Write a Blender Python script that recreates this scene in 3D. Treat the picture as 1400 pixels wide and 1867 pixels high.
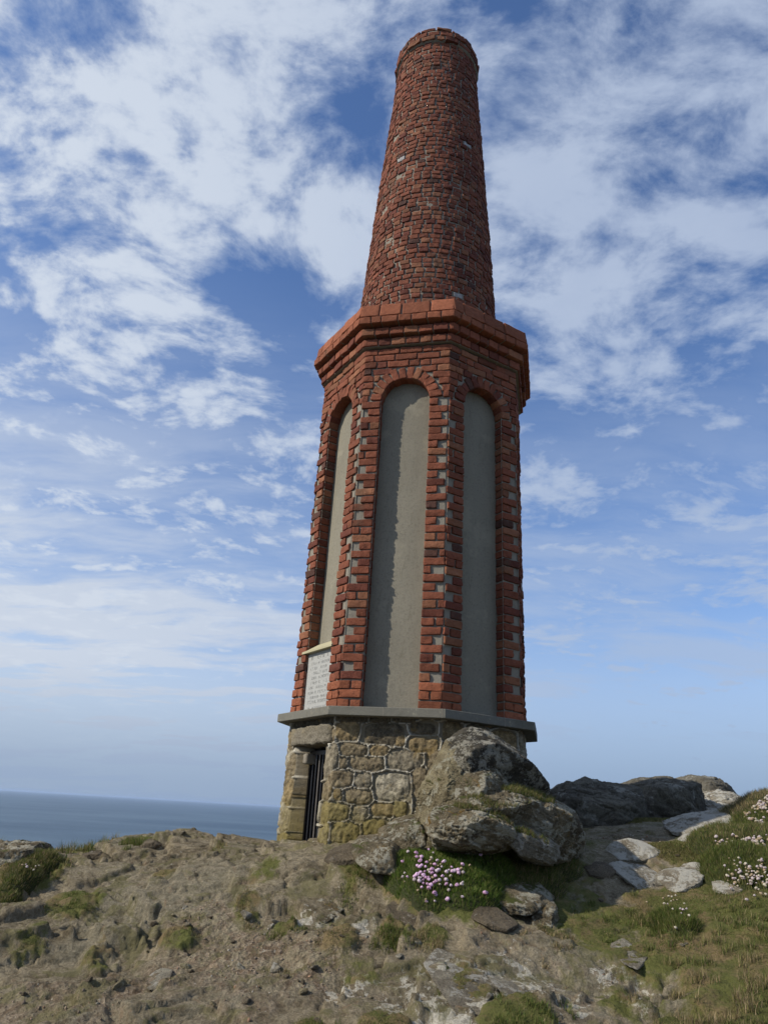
import bpy, bmesh, math, random
import numpy as np
from mathutils import Vector, Matrix
R_ = math.radians
for o in list(bpy.data.objects): bpy.data.objects.remove(o)
S = bpy.context.scene
C = S.collection

# ------------------------------------------------------------------ camera
W, H, FPX, PITCH, ROLL = 1400, 1867, 1338.5, 0.38745, 0.05947
cp, sp, cr, sr = math.cos(PITCH), math.sin(PITCH), math.cos(ROLL), math.sin(ROLL)
rt, up, fw = Vector((1, 0, 0)), Vector((0, -sp, cp)), Vector((0, cp, sp))
R1, U1 = cr * rt + sr * up, cr * up - sr * rt
cam = bpy.data.cameras.new('camera'); co = bpy.data.objects.new('camera', cam); C.objects.link(co)
co.matrix_world = Matrix(((R1.x, U1.x, -fw.x, 0), (R1.y, U1.y, -fw.y, 0), (R1.z, U1.z, -fw.z, 0), (0, 0, 0, 1)))
cam.sensor_fit = 'VERTICAL'; cam.sensor_height = 36; cam.lens = 36 * FPX / H
cam.clip_start = 0.05; cam.clip_end = 80000
S.camera = co
S.view_settings.view_transform = 'Standard'; S.view_settings.look = 'None'; S.view_settings.gamma = 1
S.view_settings.exposure = -0.08

def ray(u, v):
    du, dv = u - W / 2, v - H / 2
    X = (du * cr + dv * sr) / FPX; V = (-du * sr + dv * cr) / FPX
    return np.array([X, cp + V * sp, sp - V * cp])
def at(u, v, Y):                       # the point seen at (u,v) that stands Y metres ahead
    d = ray(u, v); return d * (Y / d[1])

# ------------------------------------------------------------------ sun and sky
SUN_AZ, SUN_EL = R_(-73), R_(35)     # azimuth from -Y (behind the camera) towards +X
sd = Vector((math.sin(SUN_AZ) * math.cos(SUN_EL), -math.cos(SUN_AZ) * math.cos(SUN_EL), math.sin(SUN_EL)))
sun = bpy.data.lights.new('sun', 'SUN'); sun.energy = 5.0; sun.angle = R_(0.8); sun.color = (1.0, 0.93, 0.82)
so = bpy.data.objects.new('sun', sun); C.objects.link(so)
so.rotation_euler = sd.to_track_quat('Z', 'Y').to_euler()

class NT:
    def __init__(s, t): s.t = t; s.n = t.nodes; s.l = t.links
    def N(s, ty, **k):
        n = s.n.new(ty)
        for a, b in k.items(): setattr(n, a, b)
        return n
    def put(s, sock, v):
        if isinstance(v, bpy.types.NodeSocket): s.l.new(v, sock)
        else:
            if isinstance(v, (tuple, list)) and len(v) == 3 and sock.type == 'RGBA': v = (*v, 1)
            sock.default_value = v
    def M(s, op, a, b=0.0, c=0.0, clamp=False):
        n = s.N('ShaderNodeMath', operation=op, use_clamp=clamp)
        s.put(n.inputs[0], a); s.put(n.inputs[1], b); s.put(n.inputs[2], c); return n.outputs[0]
    def V(s, op, a, b=(0, 0, 0), sc=1.0):
        n = s.N('ShaderNodeVectorMath', operation=op); s.put(n.inputs[0], a); s.put(n.inputs[1], b); s.put(n.inputs[3], sc)
        return n.outputs['Value'] if op in ('DOT_PRODUCT', 'LENGTH', 'DISTANCE') else n.outputs[0]
    def mix(s, f, a, b, bt='MIX'):
        n = s.N('ShaderNodeMix', data_type='RGBA', blend_type=bt); s.put(n.inputs[0], f); s.put(n.inputs[6], a); s.put(n.inputs[7], b)
        return n.outputs[2]
    def noise(s, vec, scale, det=6, rough=.6, dist=0, col=False):
        n = s.N('ShaderNodeTexNoise'); s.put(n.inputs['Vector'], vec); n.inputs['Scale'].default_value = scale
        n.inputs['Detail'].default_value = det; n.inputs['Roughness'].default_value = rough; n.inputs['Distortion'].default_value = dist
        return n.outputs['Color' if col else 'Fac']
    def step(s, v, a, b, lo=0.0, hi=1.0):
        n = s.N('ShaderNodeMapRange', interpolation_type='SMOOTHSTEP'); s.put(n.inputs[0], v)
        for i, q in enumerate((a, b, lo, hi)): n.inputs[i + 1].default_value = q
        return n.outputs[0]
    def attr(s, name, out='Color'): return s.N('ShaderNodeAttribute', attribute_name=name).outputs[out]
    def pos(s): return s.N('ShaderNodeNewGeometry').outputs['Position']

wd = bpy.data.worlds.new('World'); S.world = wd; wd.use_nodes = True
w = NT(wd.node_tree); w.n.clear()
sky = w.N('ShaderNodeTexSky', sky_type='NISHITA'); sky.sun_disc = False
sky.sun_elevation = SUN_EL; sky.sun_rotation = math.atan2(sd.x, sd.y)
sky.altitude = 60; sky.air_density = 1.0; sky.dust_density = 0.4; sky.ozone_density = 2.2
dirn = w.N('ShaderNodeTexCoord').outputs['Generated']
sep = w.N('ShaderNodeSeparateXYZ'); w.put(sep.inputs[0], dirn)
zz = w.M('MAXIMUM', sep.outputs[2], 0.0)
den = w.M('ADD', zz, 0.16)
cmb = w.N('ShaderNodeCombineXYZ'); w.put(cmb.inputs[0], w.M('DIVIDE', sep.outputs[0], den)); w.put(cmb.inputs[1], w.M('DIVIDE', sep.outputs[1], den))
cv = cmb.outputs[0]
def lobes(L):
    tot = None
    for (u, v, r, wt) in L:
        d = Vector(ray(u, v)).normalized()
        q = w.M('DIVIDE', w.V('DISTANCE', dirn, tuple(d)), r / FPX * 1.0)
        g = w.M('MULTIPLY', w.M('EXPONENT', w.M('MULTIPLY', w.M('MULTIPLY', q, q), -1.0)), wt)
        tot = g if tot is None else w.M('ADD', tot, g)
    return tot
bias = lobes([(90, 140, 150, .17), (330, 250, 160, .17), (560, 150, 150, .15), (350, 380, 100, .17), (60, 525, 90, .17), (180, 480, 100, .14), (260, 540, 70, .14), (360, 590, 60, .12),
              (600, 330, 110, .14), (610, 440, 70, .16), (1000, 320, 150, .14), (1050, 530, 120, .16), (1270, 180, 200, .12), (1330, 520, 120, .12), (900, 120, 120, .06), (180, 270, 90, .12),
              (440, 480, 75, -.30), (510, 560, 75, -.28), (560, 640, 60, -.2), (300, 600, 60, .16), (420, 660, 70, .14), (140, 650, 60, .12), (540, 830, 60, .2), (400, 785, 35, .2), (350, 750, 40, .16), (1150, 600, 110, .18), (1000, 560, 90, .16), (1180, 680, 60, .1), (560, 570, 40, .14), (165, 375, 60, -.22), (30, 300, 55, -.16), (330, 650, 110, -.2), (660, 240, 55, -.24), (620, 180, 40, -.18), (700, 150, 50, -.12),
              (430, 720, 130, -.03), (640, 900, 120, -.10), (250, 700, 120, .06), (120, 800, 150, .05), (960, 660, 90, -.22), (1150, 760, 160, -.14), (120, 60, 45, -.22), (1340, 720, 120, -.10), (120, 600, 80, -.16), (740, 380, 40, -.14), (300, 440, 50, -.16), (1180, 400, 70, -.08)])
warp = w.V('SCALE', w.V('SUBTRACT', w.noise(cv, 2.2, 2, .5, 0, True), (.5, .5, .5)), sc=0.2)
cvw = w.V('ADD', cv, warp)
mp = w.N('ShaderNodeMapping'); w.put(mp.inputs['Vector'], cvw); mp.inputs['Rotation'].default_value = (0, 0, R_(-38)); mp.inputs['Scale'].default_value = (1.0, 1.35, 1)
n1 = w.noise(mp.outputs[0], 4.6, 8, .58)
n2 = w.noise(cvw, 15.0, 6, .60)
n2b = w.noise(cvw, 26.0, 5, .6)
nn = w.M('ADD', w.M('ADD', w.M('MULTIPLY', n1, .62), w.M('MULTIPLY', n2, .32)), w.M('ADD', w.M('MULTIPLY', n2b, .12), w.step(sep.outputs[2], .25, .60, -.02, .0)))
dens = w.M('ADD', w.M('ADD', w.M('MULTIPLY', w.M('SUBTRACT', nn, .53), 1.85), .535), w.M('MULTIPLY', bias, .52))
cloud = w.M('POWER', w.step(dens, .36, .76), .85)
low = w.step(sep.outputs[2], .68, .12)                 # thin high veil that thickens towards the horizon
mp2 = w.N('ShaderNodeMapping'); w.put(mp2.inputs['Vector'], cvw); mp2.inputs['Rotation'].default_value = (0, 0, R_(14)); mp2.inputs['Scale'].default_value = (.45, 1.3, 1)
n3 = w.step(w.noise(mp2.outputs[0], 2.1, 9, .62), .38, .62)
lft = w.step(sep.outputs[0], .35, -.45)
veil = w.M('MULTIPLY', low, w.M('ADD', w.M('MULTIPLY', n3, w.M('ADD', .58, w.M('MULTIPLY', lft, .28))), w.M('ADD', .26, w.M('MULTIPLY', lft, .22))))
camt = w.M('MAXIMUM', w.M('MULTIPLY', cloud, .92), veil)
ccol = w.mix(w.noise(cvw, 4.5, 6, .6), (3.8, 4.75, 6.7), (5.6, 6.5, 8.1))
ccol = w.mix(w.M('MULTIPLY', lft, w.step(cloud, .3, 1.0)), ccol, (7.2, 7.9, 8.9))
ccol = w.mix(w.M('MULTIPLY', low, .85), ccol, w.mix(lft, (4.2, 5.3, 7.3), (6.7, 7.4, 8.5)))
ccol = w.mix(w.step(sep.outputs[2], .17, .0), ccol, w.mix(lft, (2.7, 3.8, 5.7), (3.3, 4.3, 6.0)))
camt = w.M('MAXIMUM', camt, w.step(sep.outputs[2], .36, .02, 0, .95))
skc = w.mix(1.0, sky.outputs[0], (1.10, 1.32, 1.66), 'MULTIPLY')
bg = w.N('ShaderNodeBackground'); w.put(bg.inputs[0], w.mix(camt, skc, ccol)); bg.inputs[1].default_value = 0.10
w.l.new(bg.outputs[0], w.N('ShaderNodeOutputWorld').inputs[0])

# ------------------------------------------------------------------ noise in numpy
_rng = np.random.default_rng(7); PERM = _rng.permutation(512).astype(np.int64); PERM = np.concatenate([PERM, PERM])
GR = _rng.normal(size=(512, 3)); GR /= np.linalg.norm(GR, axis=1)[:, None]
def perlin(P):
    P = np.asarray(P, float); i = np.floor(P).astype(np.int64); f = P - i; u = f * f * f * (f * (f * 6 - 15) + 10)
    out = 0
    for dx in (0, 1):
        wx = u[:, 0] if dx else 1 - u[:, 0]
        for dy in (0, 1):
            wy = u[:, 1] if dy else 1 - u[:, 1]
            for dz in (0, 1):
                wz = u[:, 2] if dz else 1 - u[:, 2]
                h = PERM[(PERM[(PERM[(i[:, 0] + dx) & 511] + i[:, 1] + dy) & 511] + i[:, 2] + dz) & 511]
                g = GR[h]
                out = out + wx * wy * wz * (g[:, 0] * (f[:, 0] - dx) + g[:, 1] * (f[:, 1] - dy) + g[:, 2] * (f[:, 2] - dz))
    return out * 1.5
def fbm(P, s, o=5, g=.5, ridge=False):
    P = np.asarray(P, float) * s; a = 1; t = 0; r = 0
    for k in range(o):
        n = perlin(P + 17.3 * k)
        if ridge: n = 1 - 2 * np.abs(n)
        r = r + a * n; t += a; a *= g; P = P * 2.03
    return r / t
def voro(x, y, s, seed=0):             # F1, F2 and a cell value
    X, Y = x * s, y * s; ix, iy = np.floor(X).astype(np.int64), np.floor(Y).astype(np.int64)
    f1 = np.full(X.shape, 9.); f2 = np.full(X.shape, 9.); cid = np.zeros(X.shape)
    for a in (-1, 0, 1):
        for b in (-1, 0, 1):
            h = PERM[(PERM[(ix + a + seed) & 511] + iy + b) & 511]; h2 = PERM[(h + 91) & 511]
            d = np.hypot(ix + a + h / 512 - X, iy + b + h2 / 512 - Y)
            m = d < f1; f2 = np.where(m, f1, np.minimum(f2, d)); cid = np.where(m, h2 / 512, cid); f1 = np.where(m, d, f1)
    return f1, f2, cid
def sst(x, a, b): t = np.clip((x - a) / (b - a), 0, 1); return t * t * (3 - 2 * t)

# ------------------------------------------------------------------ mesh and tagging helpers
def mesh(name, V, F, mats, mi=None, col=None, smooth=True, fcol=None):
    me = bpy.data.meshes.new(name); V = np.asarray(V, np.float32)
    if isinstance(F, np.ndarray): F = [F]
    F = [np.asarray(f, np.int32) for f in F if len(f)]
    me.vertices.add(len(V)); me.vertices.foreach_set('co', V.ravel())
    nl = sum(f.size for f in F); npoly = sum(len(f) for f in F)
    me.loops.add(nl); me.polygons.add(npoly)
    me.loops.foreach_set('vertex_index', np.concatenate([f.ravel() for f in F]))
    ls, k = [], 0
    for f in F: ls.append(k + np.arange(len(f)) * f.shape[1]); k += f.size
    me.polygons.foreach_set('loop_start', np.concatenate(ls).astype(np.int32))
    for m in mats: me.materials.append(m)
    if mi is not None: me.polygons.foreach_set('material_index', np.asarray(mi, np.int32))
    me.polygons.foreach_set('use_smooth', np.full(npoly, bool(smooth)))
    if col is not None:
        a = me.color_attributes.new('tint', 'FLOAT_COLOR', 'POINT'); c = np.ones((len(V), 4), np.float32); c[:, :col.shape[1]] = col
        a.data.foreach_set('color', c.ravel())
    me.update(calc_edges=True); me.validate(); return me
def obj(name, me, parent=None, loc=None):
    o = bpy.data.objects.new(name, me); C.objects.link(o)
    if parent: o.parent = parent
    if loc is not None: o.location = loc
    return o
def tag(o, label=None, cat=None, group=None, kind=None):
    for k, v in (('label', label), ('category', cat), ('group', group), ('kind', kind)):
        if v: o[k] = v
    return o
def empty(name, loc): o = bpy.data.objects.new(name, None); C.objects.link(o); o.location = loc; o.empty_display_size = .2; return o
def grid_faces(nu, nv, wrap=False):
    i = np.arange(nu - (0 if wrap else 1))[:, None]; j = np.arange(nv - 1)[None, :]; i2 = (i + 1) % nu
    return np.stack([i * nv + j, i2 * nv + j, i2 * nv + j + 1, i * nv + j + 1], -1).reshape(-1, 4)
class Acc:                              # collects pieces of one mesh
    def __init__(s): s.V = []; s.F = {3: [], 4: []}; s.M = {3: [], 4: []}; s.Cc = []; s.n = 0
    def add(s, V, F, col=(1, 1, 1), m=0):
        V = np.asarray(V, float); F = np.asarray(F)
        s.F[F.shape[1]].append(F + s.n); s.M[F.shape[1]].append(np.full(len(F), m)); s.V.append(V); s.n += len(V)
        col = np.asarray(col, float); s.Cc.append(np.broadcast_to(col, (len(V), 3)) if col.ndim == 1 else col)
    def build(s, name, mats, smooth=True):
        F = [np.concatenate(s.F[k]) for k in (3, 4) if s.F[k]]; mi = np.concatenate([np.concatenate(s.M[k]) for k in (3, 4) if s.M[k]])
        return mesh(name, np.concatenate(s.V), F, mats, mi, np.concatenate(s.Cc), smooth)

# ------------------------------------------------------------------ materials
def mat(name, rough=.9, spec=.2):
    m = bpy.data.materials.new(name); m.use_nodes = True; t = NT(m.node_tree); b = m.node_tree.nodes['Principled BSDF']
    b.inputs['Roughness'].default_value = rough; b.inputs['Specular IOR Level'].default_value = spec
    return m, t, b
def bump(t, b, h, dist, st=1.0):
    n = t.N('ShaderNodeBump'); n.inputs['Distance'].default_value = dist; n.inputs['Strength'].default_value = st
    t.put(n.inputs['Height'], h); t.l.new(n.outputs[0], b.inputs['Normal'])

def m_brick():
    m, t, b = mat('weathered_brick', .88, .2); p = t.pos(); c = t.attr('tint')
    n = t.noise(p, 28, 5, .65); g = t.noise(p, 120, 4, .7)
    c = t.mix(t.step(n, .35, .7, 0, .5), c, t.mix(1.0, c, (.55, .5, .5), 'MULTIPLY'))
    c = t.mix(t.step(g, .56, .72, 0, .35), c, (.42, .22, .13))
    c = t.mix(t.step(t.noise(p, 13, 6, .75), .63, .73, 0, .45), c, (.28, .21, .16))       # mortar smears and pale lichen
    c = t.mix(t.step(t.noise(p, 2.3, 4, .6), .60, .75, 0, .55), c, (.09, .075, .05))   # soot and algae
    t.put(b.inputs[0], c); bump(t, b, t.M('ADD', n, t.M('MULTIPLY', g, .8)), .010); return m
def m_mortar():
    m, t, b = mat('lime_mortar', .95, .1); p = t.pos()
    c = t.mix(t.noise(p, 14, 6, .7), (.17, .155, .122), (.29, .262, .212)); c = t.mix(t.step(t.noise(p, 5, 5, .7), .5, .7, 0, .5), c, (.14, .11, .085))
    t.put(b.inputs[0], c); bump(t, b, t.noise(p, 90, 6, .7), .006); return m
def m_render():
    m, t, b = mat('cement_render', .93, .12); p = t.pos()
    mp = t.N('ShaderNodeMapping'); t.put(mp.inputs[0], p); mp.inputs['Scale'].default_value = (3, 3, .7)
    c = t.mix(t.noise(mp.outputs[0], 1.6, 7, .65), (.175, .160, .122), (.265, .245, .19))
    c = t.mix(t.step(t.noise(p, 60, 4, .7), .50, .66, 0, .5), c, (.14, .128, .10)); c = t.mix(t.step(t.noise(mp.outputs[0], 5, 7, .75, 1.2), .56, .66, 0, .5), c, (.15, .135, .10))
    c = t.mix(t.step(t.noise(p, 2.2, 6, .7), .55, .62, 0, .4), c, (.30, .275, .205))
    t.put(b.inputs[0], c); bump(t, b, t.M('ADD', t.noise(p, 130, 5, .7), t.M('MULTIPLY', t.noise(p, 6, 3), 1.5)), .004); return m
def m_slab():
    m, t, b = mat('slate_ledge', .8, .3); p = t.pos()
    c = t.mix(t.noise(p, 7, 7, .65), (.10, .096, .078), (.185, .175, .14)); c = t.mix(t.step(t.noise(p, 25, 6, .75), .56, .68, 0, .8), c, (.27, .25, .185)); c = t.mix(t.step(t.noise(p, 3.5, 5, .7), .5, .65, 0, .6), c, (.075, .07, .05))
    t.put(b.inputs[0], c); bump(t, b, t.noise(p, 60, 6, .7), .004); return m
def m_wallstone():
    m, t, b = mat('rubble_stone', .92, .15); p = t.pos(); c = t.attr('tint'); al = t.attr('tint', 'Alpha')
    n = t.noise(p, 22, 7, .7); g = t.noise(p, 110, 5, .75)
    s = t.mix(t.step(n, .38, .68), t.mix(1.0, c, (.55, .52, .48), 'MULTIPLY'), t.mix(1.0, c, (1.3, 1.25, 1.15), 'MULTIPLY'))
    s = t.mix(t.step(g, .55, .7, 0, .6), s, (.34, .31, .25)); s = t.mix(t.step(g, .46, .34, 0, .7), s, (.05, .042, .032))
    s = t.mix(t.step(t.noise(p, 6, 6, .7, .5), .55, .66, 0, .6), s, (.20, .135, .045))
    mo = t.mix(t.noise(p, 30, 5), t.mix(1.0, c, (.75, .75, .75), 'MULTIPLY'), t.mix(1.0, c, (1.2, 1.2, 1.2), 'MULTIPLY')); mo = t.mix(t.step(t.noise(p, 5, 5, .6), .48, .62, 0, .6), mo, (.20, .17, .11))
    sh = t.N('ShaderNodeSeparateXYZ'); t.put(sh.inputs[0], p)
    c = t.mix(al, mo, s)
    c = t.mix(t.M('MULTIPLY', t.step(sh.outputs[2], .28, -.2), t.step(t.noise(p, 4, 5, .65), .38, .6, 0, .7)), c, (.17, .135, .042))  # moss at the foot
    t.put(b.inputs[0], c); bump(t, b, t.M('ADD', n, t.M('MULTIPLY', g, .7)), .009); return m
def m_granite():
    m, t, b = mat('granite', .85, .25); p = t.pos(); c = t.mix(t.step(t.noise(p, 130, 4, .8), .4, .6), (.075, .063, .045), (.25, .222, .165))
    c = t.mix(t.step(t.noise(p, 9, 5), .5, .7, 0, .5), c, (.26, .21, .12)); t.put(b.inputs[0], c); bump(t, b, t.noise(p, 60, 6, .75), .010); return m
def m_plaque():
    m, t, b = mat('plaque_stone', .8, .25); p = t.pos(); c = t.mix(t.step(t.noise(p, 260, 3, .8), .42, .58), (.25, .25, .235), (.43, .43, .40))
    t.put(b.inputs[0], c); bump(t, b, t.noise(p, 200, 3), .002); return m
def m_plain(name, col, rough=.7, spec=.3, metal=0, var=.5, sc=20):
    m, t, b = mat(name, rough, spec); p = t.pos(); b.inputs['Metallic'].default_value = metal
    n = t.noise(p, sc, 5, .65); t.put(b.inputs[0], t.mix(n, tuple(x * (1 - var) for x in col), tuple(x * (1 + var) for x in col))); bump(t, b, n, .003); return m
def m_rock(name, base, dark, lich, la, yel=.0, moss=0.0, sc=1.0):
    m, t, b = mat(name, .9, .2); p = t.pos()
    n = t.noise(p, 5 * sc, 8, .7, .4); f = t.noise(p, 34 * sc, 8, .78); g = t.noise(p, 120, 5, .75)
    c = t.mix(t.step(n, .36, .64), dark, base); c = t.mix(t.step(f, .3, .7, 0, .6), c, t.mix(1.0, c, (1.55, 1.5, 1.4), 'MULTIPLY'))
    c = t.mix(t.step(g, .5, .38, 0, .8), c, t.mix(1.0, c, (.35, .35, .35), 'MULTIPLY'))
    if yel: c = t.mix(t.step(t.noise(p, 7, 7, .72, .6), .68 - yel * .25, .76 - yel * .25, 0, .75), c, (.27, .155, .03))
    c = t.mix(t.step(t.M('ADD', t.M('MULTIPLY', t.noise(p, 9 * sc, 7, .75, .3), .7), t.M('MULTIPLY', f, .3)), .66 - la * .3, .70 - la * .3, 0, .9), c, lich)
    if moss:
        nz = t.N('ShaderNodeSeparateXYZ'); t.put(nz.inputs[0], t.N('ShaderNodeNewGeometry').outputs['Normal'])
        c = t.mix(t.M('MULTIPLY', t.step(nz.outputs[2], .45, .8), t.step(t.noise(p, 6, 6, .7), .62 - moss * .25, .70 - moss * .25)), c, (.085, .095, .022))
    t.put(b.inputs[0], c); bump(t, b, t.M('ADD', t.M('MULTIPLY', n, 1.5), t.M('ADD', t.M('MULTIPLY', f, 1.3), t.M('MULTIPLY', g, .7))), .030); return m
def m_ground():
    m, t, b = mat('rocky_ground', .93, .12); p = t.pos(); A = t.attr('tint'); s = t.N('ShaderNodeSeparateColor'); t.put(s.inputs[0], A); pale = t.attr('tint', 'Alpha')
    n = t.noise(p, 2.6, 8, .68, .5); f = t.noise(p, 17, 8, .72, .2); g = t.noise(p, 95, 6, .75)
    c = t.mix(t.step(n, .36, .64), (.118, .094, .058), (.232, .195, .13))
    c = t.mix(t.step(t.noise(p, 1.1, 6, .6), .44, .60, 0, .75), c, (.185, .168, .118))
    c = t.mix(t.step(f, .42, .66, 0, .6), c, (.33, .28, .195)); c = t.mix(t.step(f, .46, .36, 0, .65), c, (.085, .065, .04))
    c = t.mix(t.step(t.noise(p, 6.5, 7, .75, .6), .585, .66, 0, .55), c, (.21, .14, .085))
    peb = t.N('ShaderNodeTexVoronoi'); t.put(peb.inputs['Vector'], t.V('ADD', p, t.V('SCALE', t.noise(p, 20, 3, .5, 0, True), sc=.04))); peb.inputs['Scale'].default_value = 42
    pc = t.mix(t.step(peb.outputs['Color'], .3, .8), (.14, .098, .064), (.28, .22, .158))
    c = t.mix(t.M('MULTIPLY', s.outputs[1], t.step(t.noise(p, 11, 5, .7), .42, .60)), c, pc)
    c = t.mix(t.step(t.M('ADD', t.noise(p, 11, 7, .7, .4), t.M('MULTIPLY', pale, .17)), .655, .685, 0, .85), c, t.mix(f, (.36, .33, .26), (.56, .53, .45)))   # pale crustose lichen
    c = t.mix(t.step(t.noise(p, 9, 5, .7), .735, .77, 0, .8), c, (.38, .20, .03))
    c = t.mix(t.step(g, .40, .60), t.mix(1.0, c, (.78, .77, .75), 'MULTIPLY'), t.mix(1.0, c, (1.18, 1.17, 1.14), 'MULTIPLY'))
    c = t.mix(t.step(t.noise(p, 4.2, 7, .72, .8), .51, .60, 0, .65), c, (.125, .115, .048))       # thin olive algae
    v = t.mix(t.noise(p, 9, 6, .7), (.072, .082, .022), (.145, .14, .045)); v = t.mix(t.step(t.noise(p, 3.2, 6, .7), .46, .60, 0, .8), v, (.20, .14, .075))
    vm = t.step(t.M('ADD', s.outputs[0], t.M('MULTIPLY', t.M('SUBTRACT', t.noise(p, 12, 6, .75), .5), .9)), .38, .60)
    c = t.mix(vm, c, v)
    t.put(b.inputs[0], c)
    h = t.M('ADD', t.M('MULTIPLY', n, .8), t.M('ADD', t.M('MULTIPLY', f, .8), t.M('MULTIPLY', g, .35))); h = t.M('ADD', h, t.M('MULTIPLY', t.M('MULTIPLY', peb.outputs[0], s.outputs[1]), .5))
    bump(t, b, h, .028); return m
def m_tint(name, rough=.75, spec=.25, trans=.0, var=.25):
    m, t, b = mat(name, rough, spec); c = t.attr('tint'); p = t.pos()
    c = t.mix(t.noise(p, 30, 3), t.mix(1.0, c, (1 - var,) * 3, 'MULTIPLY'), t.mix(1.0, c, (1 + var,) * 3, 'MULTIPLY')); t.put(b.inputs[0], c)
    if trans:
        tr = t.N('ShaderNodeBsdfTranslucent'); t.put(tr.inputs[0], c); mx = t.N('ShaderNodeMixShader'); mx.inputs[0].default_value = trans
        t.l.new(b.outputs[0], mx.inputs[1]); t.l.new(tr.outputs[0], mx.inputs[2]); t.l.new(mx.outputs[0], t.n['Material Output'].inputs[0])
    return m
def m_sea():
    m, t, b = mat('sea_water', .42, .35); p = t.pos(); b.inputs['IOR'].default_value = 1.33
    mp = t.N('ShaderNodeMapping'); t.put(mp.inputs[0], p); mp.inputs['Scale'].default_value = (.35, 1, 1)
    c = t.mix(t.step(t.noise(mp.outputs[0], .006, 6, .6), .35, .65), (.024, .058, .094), (.062, .108, .148)); t.put(b.inputs[0], c)
    h = t.M('ADD', t.noise(mp.outputs[0], .12, 7, .65), t.M('MULTIPLY', t.noise(mp.outputs[0], .02, 4), 2.0)); bump(t, b, h, 2.2, .8); return m
BRICK, MORTAR, RENDER, SLAB, WST, GRAN, PLQ = m_brick(), m_mortar(), m_render(), m_slab(), m_wallstone(), m_granite(), m_plaque()
IRON = m_plain('painted_iron', (.012, .012, .014), .35, .5, 0, .4); RUST = m_plain('worn_iron', (.16, .14, .12), .45, .5, .6, .4); DARKI = m_plain('painted_inner_dark', (.006, .006, .007), .9, .1)
SILL = m_plain('stone_sill', (.38, .345, .22), .85, .2, 0, .15, 9)
ROCKD = m_rock('dark_lichened_rock', (.13, .115, .085), (.045, .040, .032), (.40, .375, .30), .56, .2)
ROCKT = m_rock('grey_lichened_rock', (.25, .205, .13), (.105, .085, .052), (.46, .43, .33), .54, .42, .35)
ROCKO = m_rock('ochre_rock', (.33, .285, .175), (.15, .12, .068), (.44, .41, .30), .42, .35)
ROCKP = m_rock('pale_rock', (.33, .30, .23), (.17, .145, .105), (.46, .43, .36), .50, .1)
ROCKW = m_rock('white_lichened_rock', (.44, .405, .32), (.22, .185, .13), (.62, .59, .50), .62, .08)
ROCKB = m_rock('brown_rock', (.21, .17, .115), (.11, .088, .058), (.35, .32, .26), .27, .1)
ROCKF = m_rock('outcrop_rock', (.19, .175, .135), (.10, .09, .07), (.34, .325, .27), .36, .05, 0, .45)
GROUND = m_ground(); GRASS = m_tint('grass_blades', .7, .2, .35); PETAL = m_tint('thrift_petals', .8, .15, .25); STALK = m_tint('thrift_stalks', .8, .1)
SEA = m_sea()

# ------------------------------------------------------------------ sea
sea_me = mesh('sea', [(-45000, -400, -48), (45000, -400, -48), (45000, 70000, -48), (-45000, 70000, -48)], np.array([[0, 1, 2, 3]]), [SEA], smooth=False)
tag(obj('sea', sea_me), kind='structure')

# ------------------------------------------------------------------ terrain
CP = []
def T(u, v, Y): CP.append(at(u, v, Y))
for u, v, Y in [(-350, 1867, 3.5), (0, 1867, 3.4), (350, 1867, 3.4), (700, 1867, 3.4), (1050, 1867, 3.4), (1400, 1867, 3.35), (1750, 1867, 3.3),
                (0, 1760, 3.95), (350, 1765, 3.95), (700, 1765, 3.9), (1050, 1765, 3.95), (1400, 1760, 3.8),
                (0, 1660, 4.6), (200, 1650, 4.7), (350, 1660, 4.55), (550, 1650, 4.5), (700, 1655, 4.4), (880, 1665, 4.35), (1050, 1670, 4.5), (1230, 1680, 4.5), (1400, 1690, 4.15),
                (0, 1590, 5.1), (150, 1585, 5.35), (350, 1575, 5.3), (520, 1572, 5.05), (650, 1565, 5.0), (780, 1560, 4.95), (950, 1568, 5.0), (1080, 1585, 5.0), (1150, 1570, 5.2), (1250, 1600, 5.0), (1400, 1600, 4.8),
                (-60, 1545, 5.8), (60, 1556, 6.0), (130, 1560, 6.1), (190, 1558, 6.3), (260, 1538, 6.3), (340, 1530, 6.1), (430, 1538, 5.9), (505, 1550, 5.5), (570, 1549, 5.4), (640, 1540, 5.25), (800, 1520, 5.35), (1010, 1540, 5.4),
                (1080, 1550, 5.25), (1180, 1538, 5.5), (1120, 1510, 6.4), (1200, 1492, 7.1), (1050, 1525, 6.2), (1280, 1528, 5.75), (1330, 1498, 6.5), (1250, 1494, 7.4), (1340, 1480, 8.0), (1400, 1540, 5.3), (1400, 1482, 5.95), (1385, 1470, 6.8), (1560, 1500, 5.8), (1700, 1490, 7)]:
    T(u, v, Y)
for q in [(0, 0, -1.6), (-3, 0, -1.7), (3, 0, -1.45), (0, -4, -2.0), (0, 2, -1.12), (-3, 2, -1.2), (3, 2, -.95), (-7, 3, -1.3), (7, 3, -.5), (-7, -3, -2.4), (7, -3, -1.4),
          (.3, 6.3, -.3), (.3, 8, -.5), (-2.5, 8, -1.8), (-5, 8, -2.2), (-7, 6, -1.4), (-.5, 10, -2.2), (-4, 11, -4.5), (0, 14, -4), (2.5, 9.5, -.3), (3, 12, -.4), (6, 12.5, -.2), (9, 8, .9), (9, 13, .5), (12, 5, .6),
          (3.5, 16, -2.5), (8, 17, -2), (0, 22, -10), (-8, 14, -8), (8, 24, -9), (14, 16, -2), (16, 8, .5), (-13, 6, -5), (-13, -2, -4.5), (-13, 14, -12), (15, -4, -1), (0, -12, -4)]: CP.append(np.array(q, float))
CP = np.array(CP)
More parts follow.
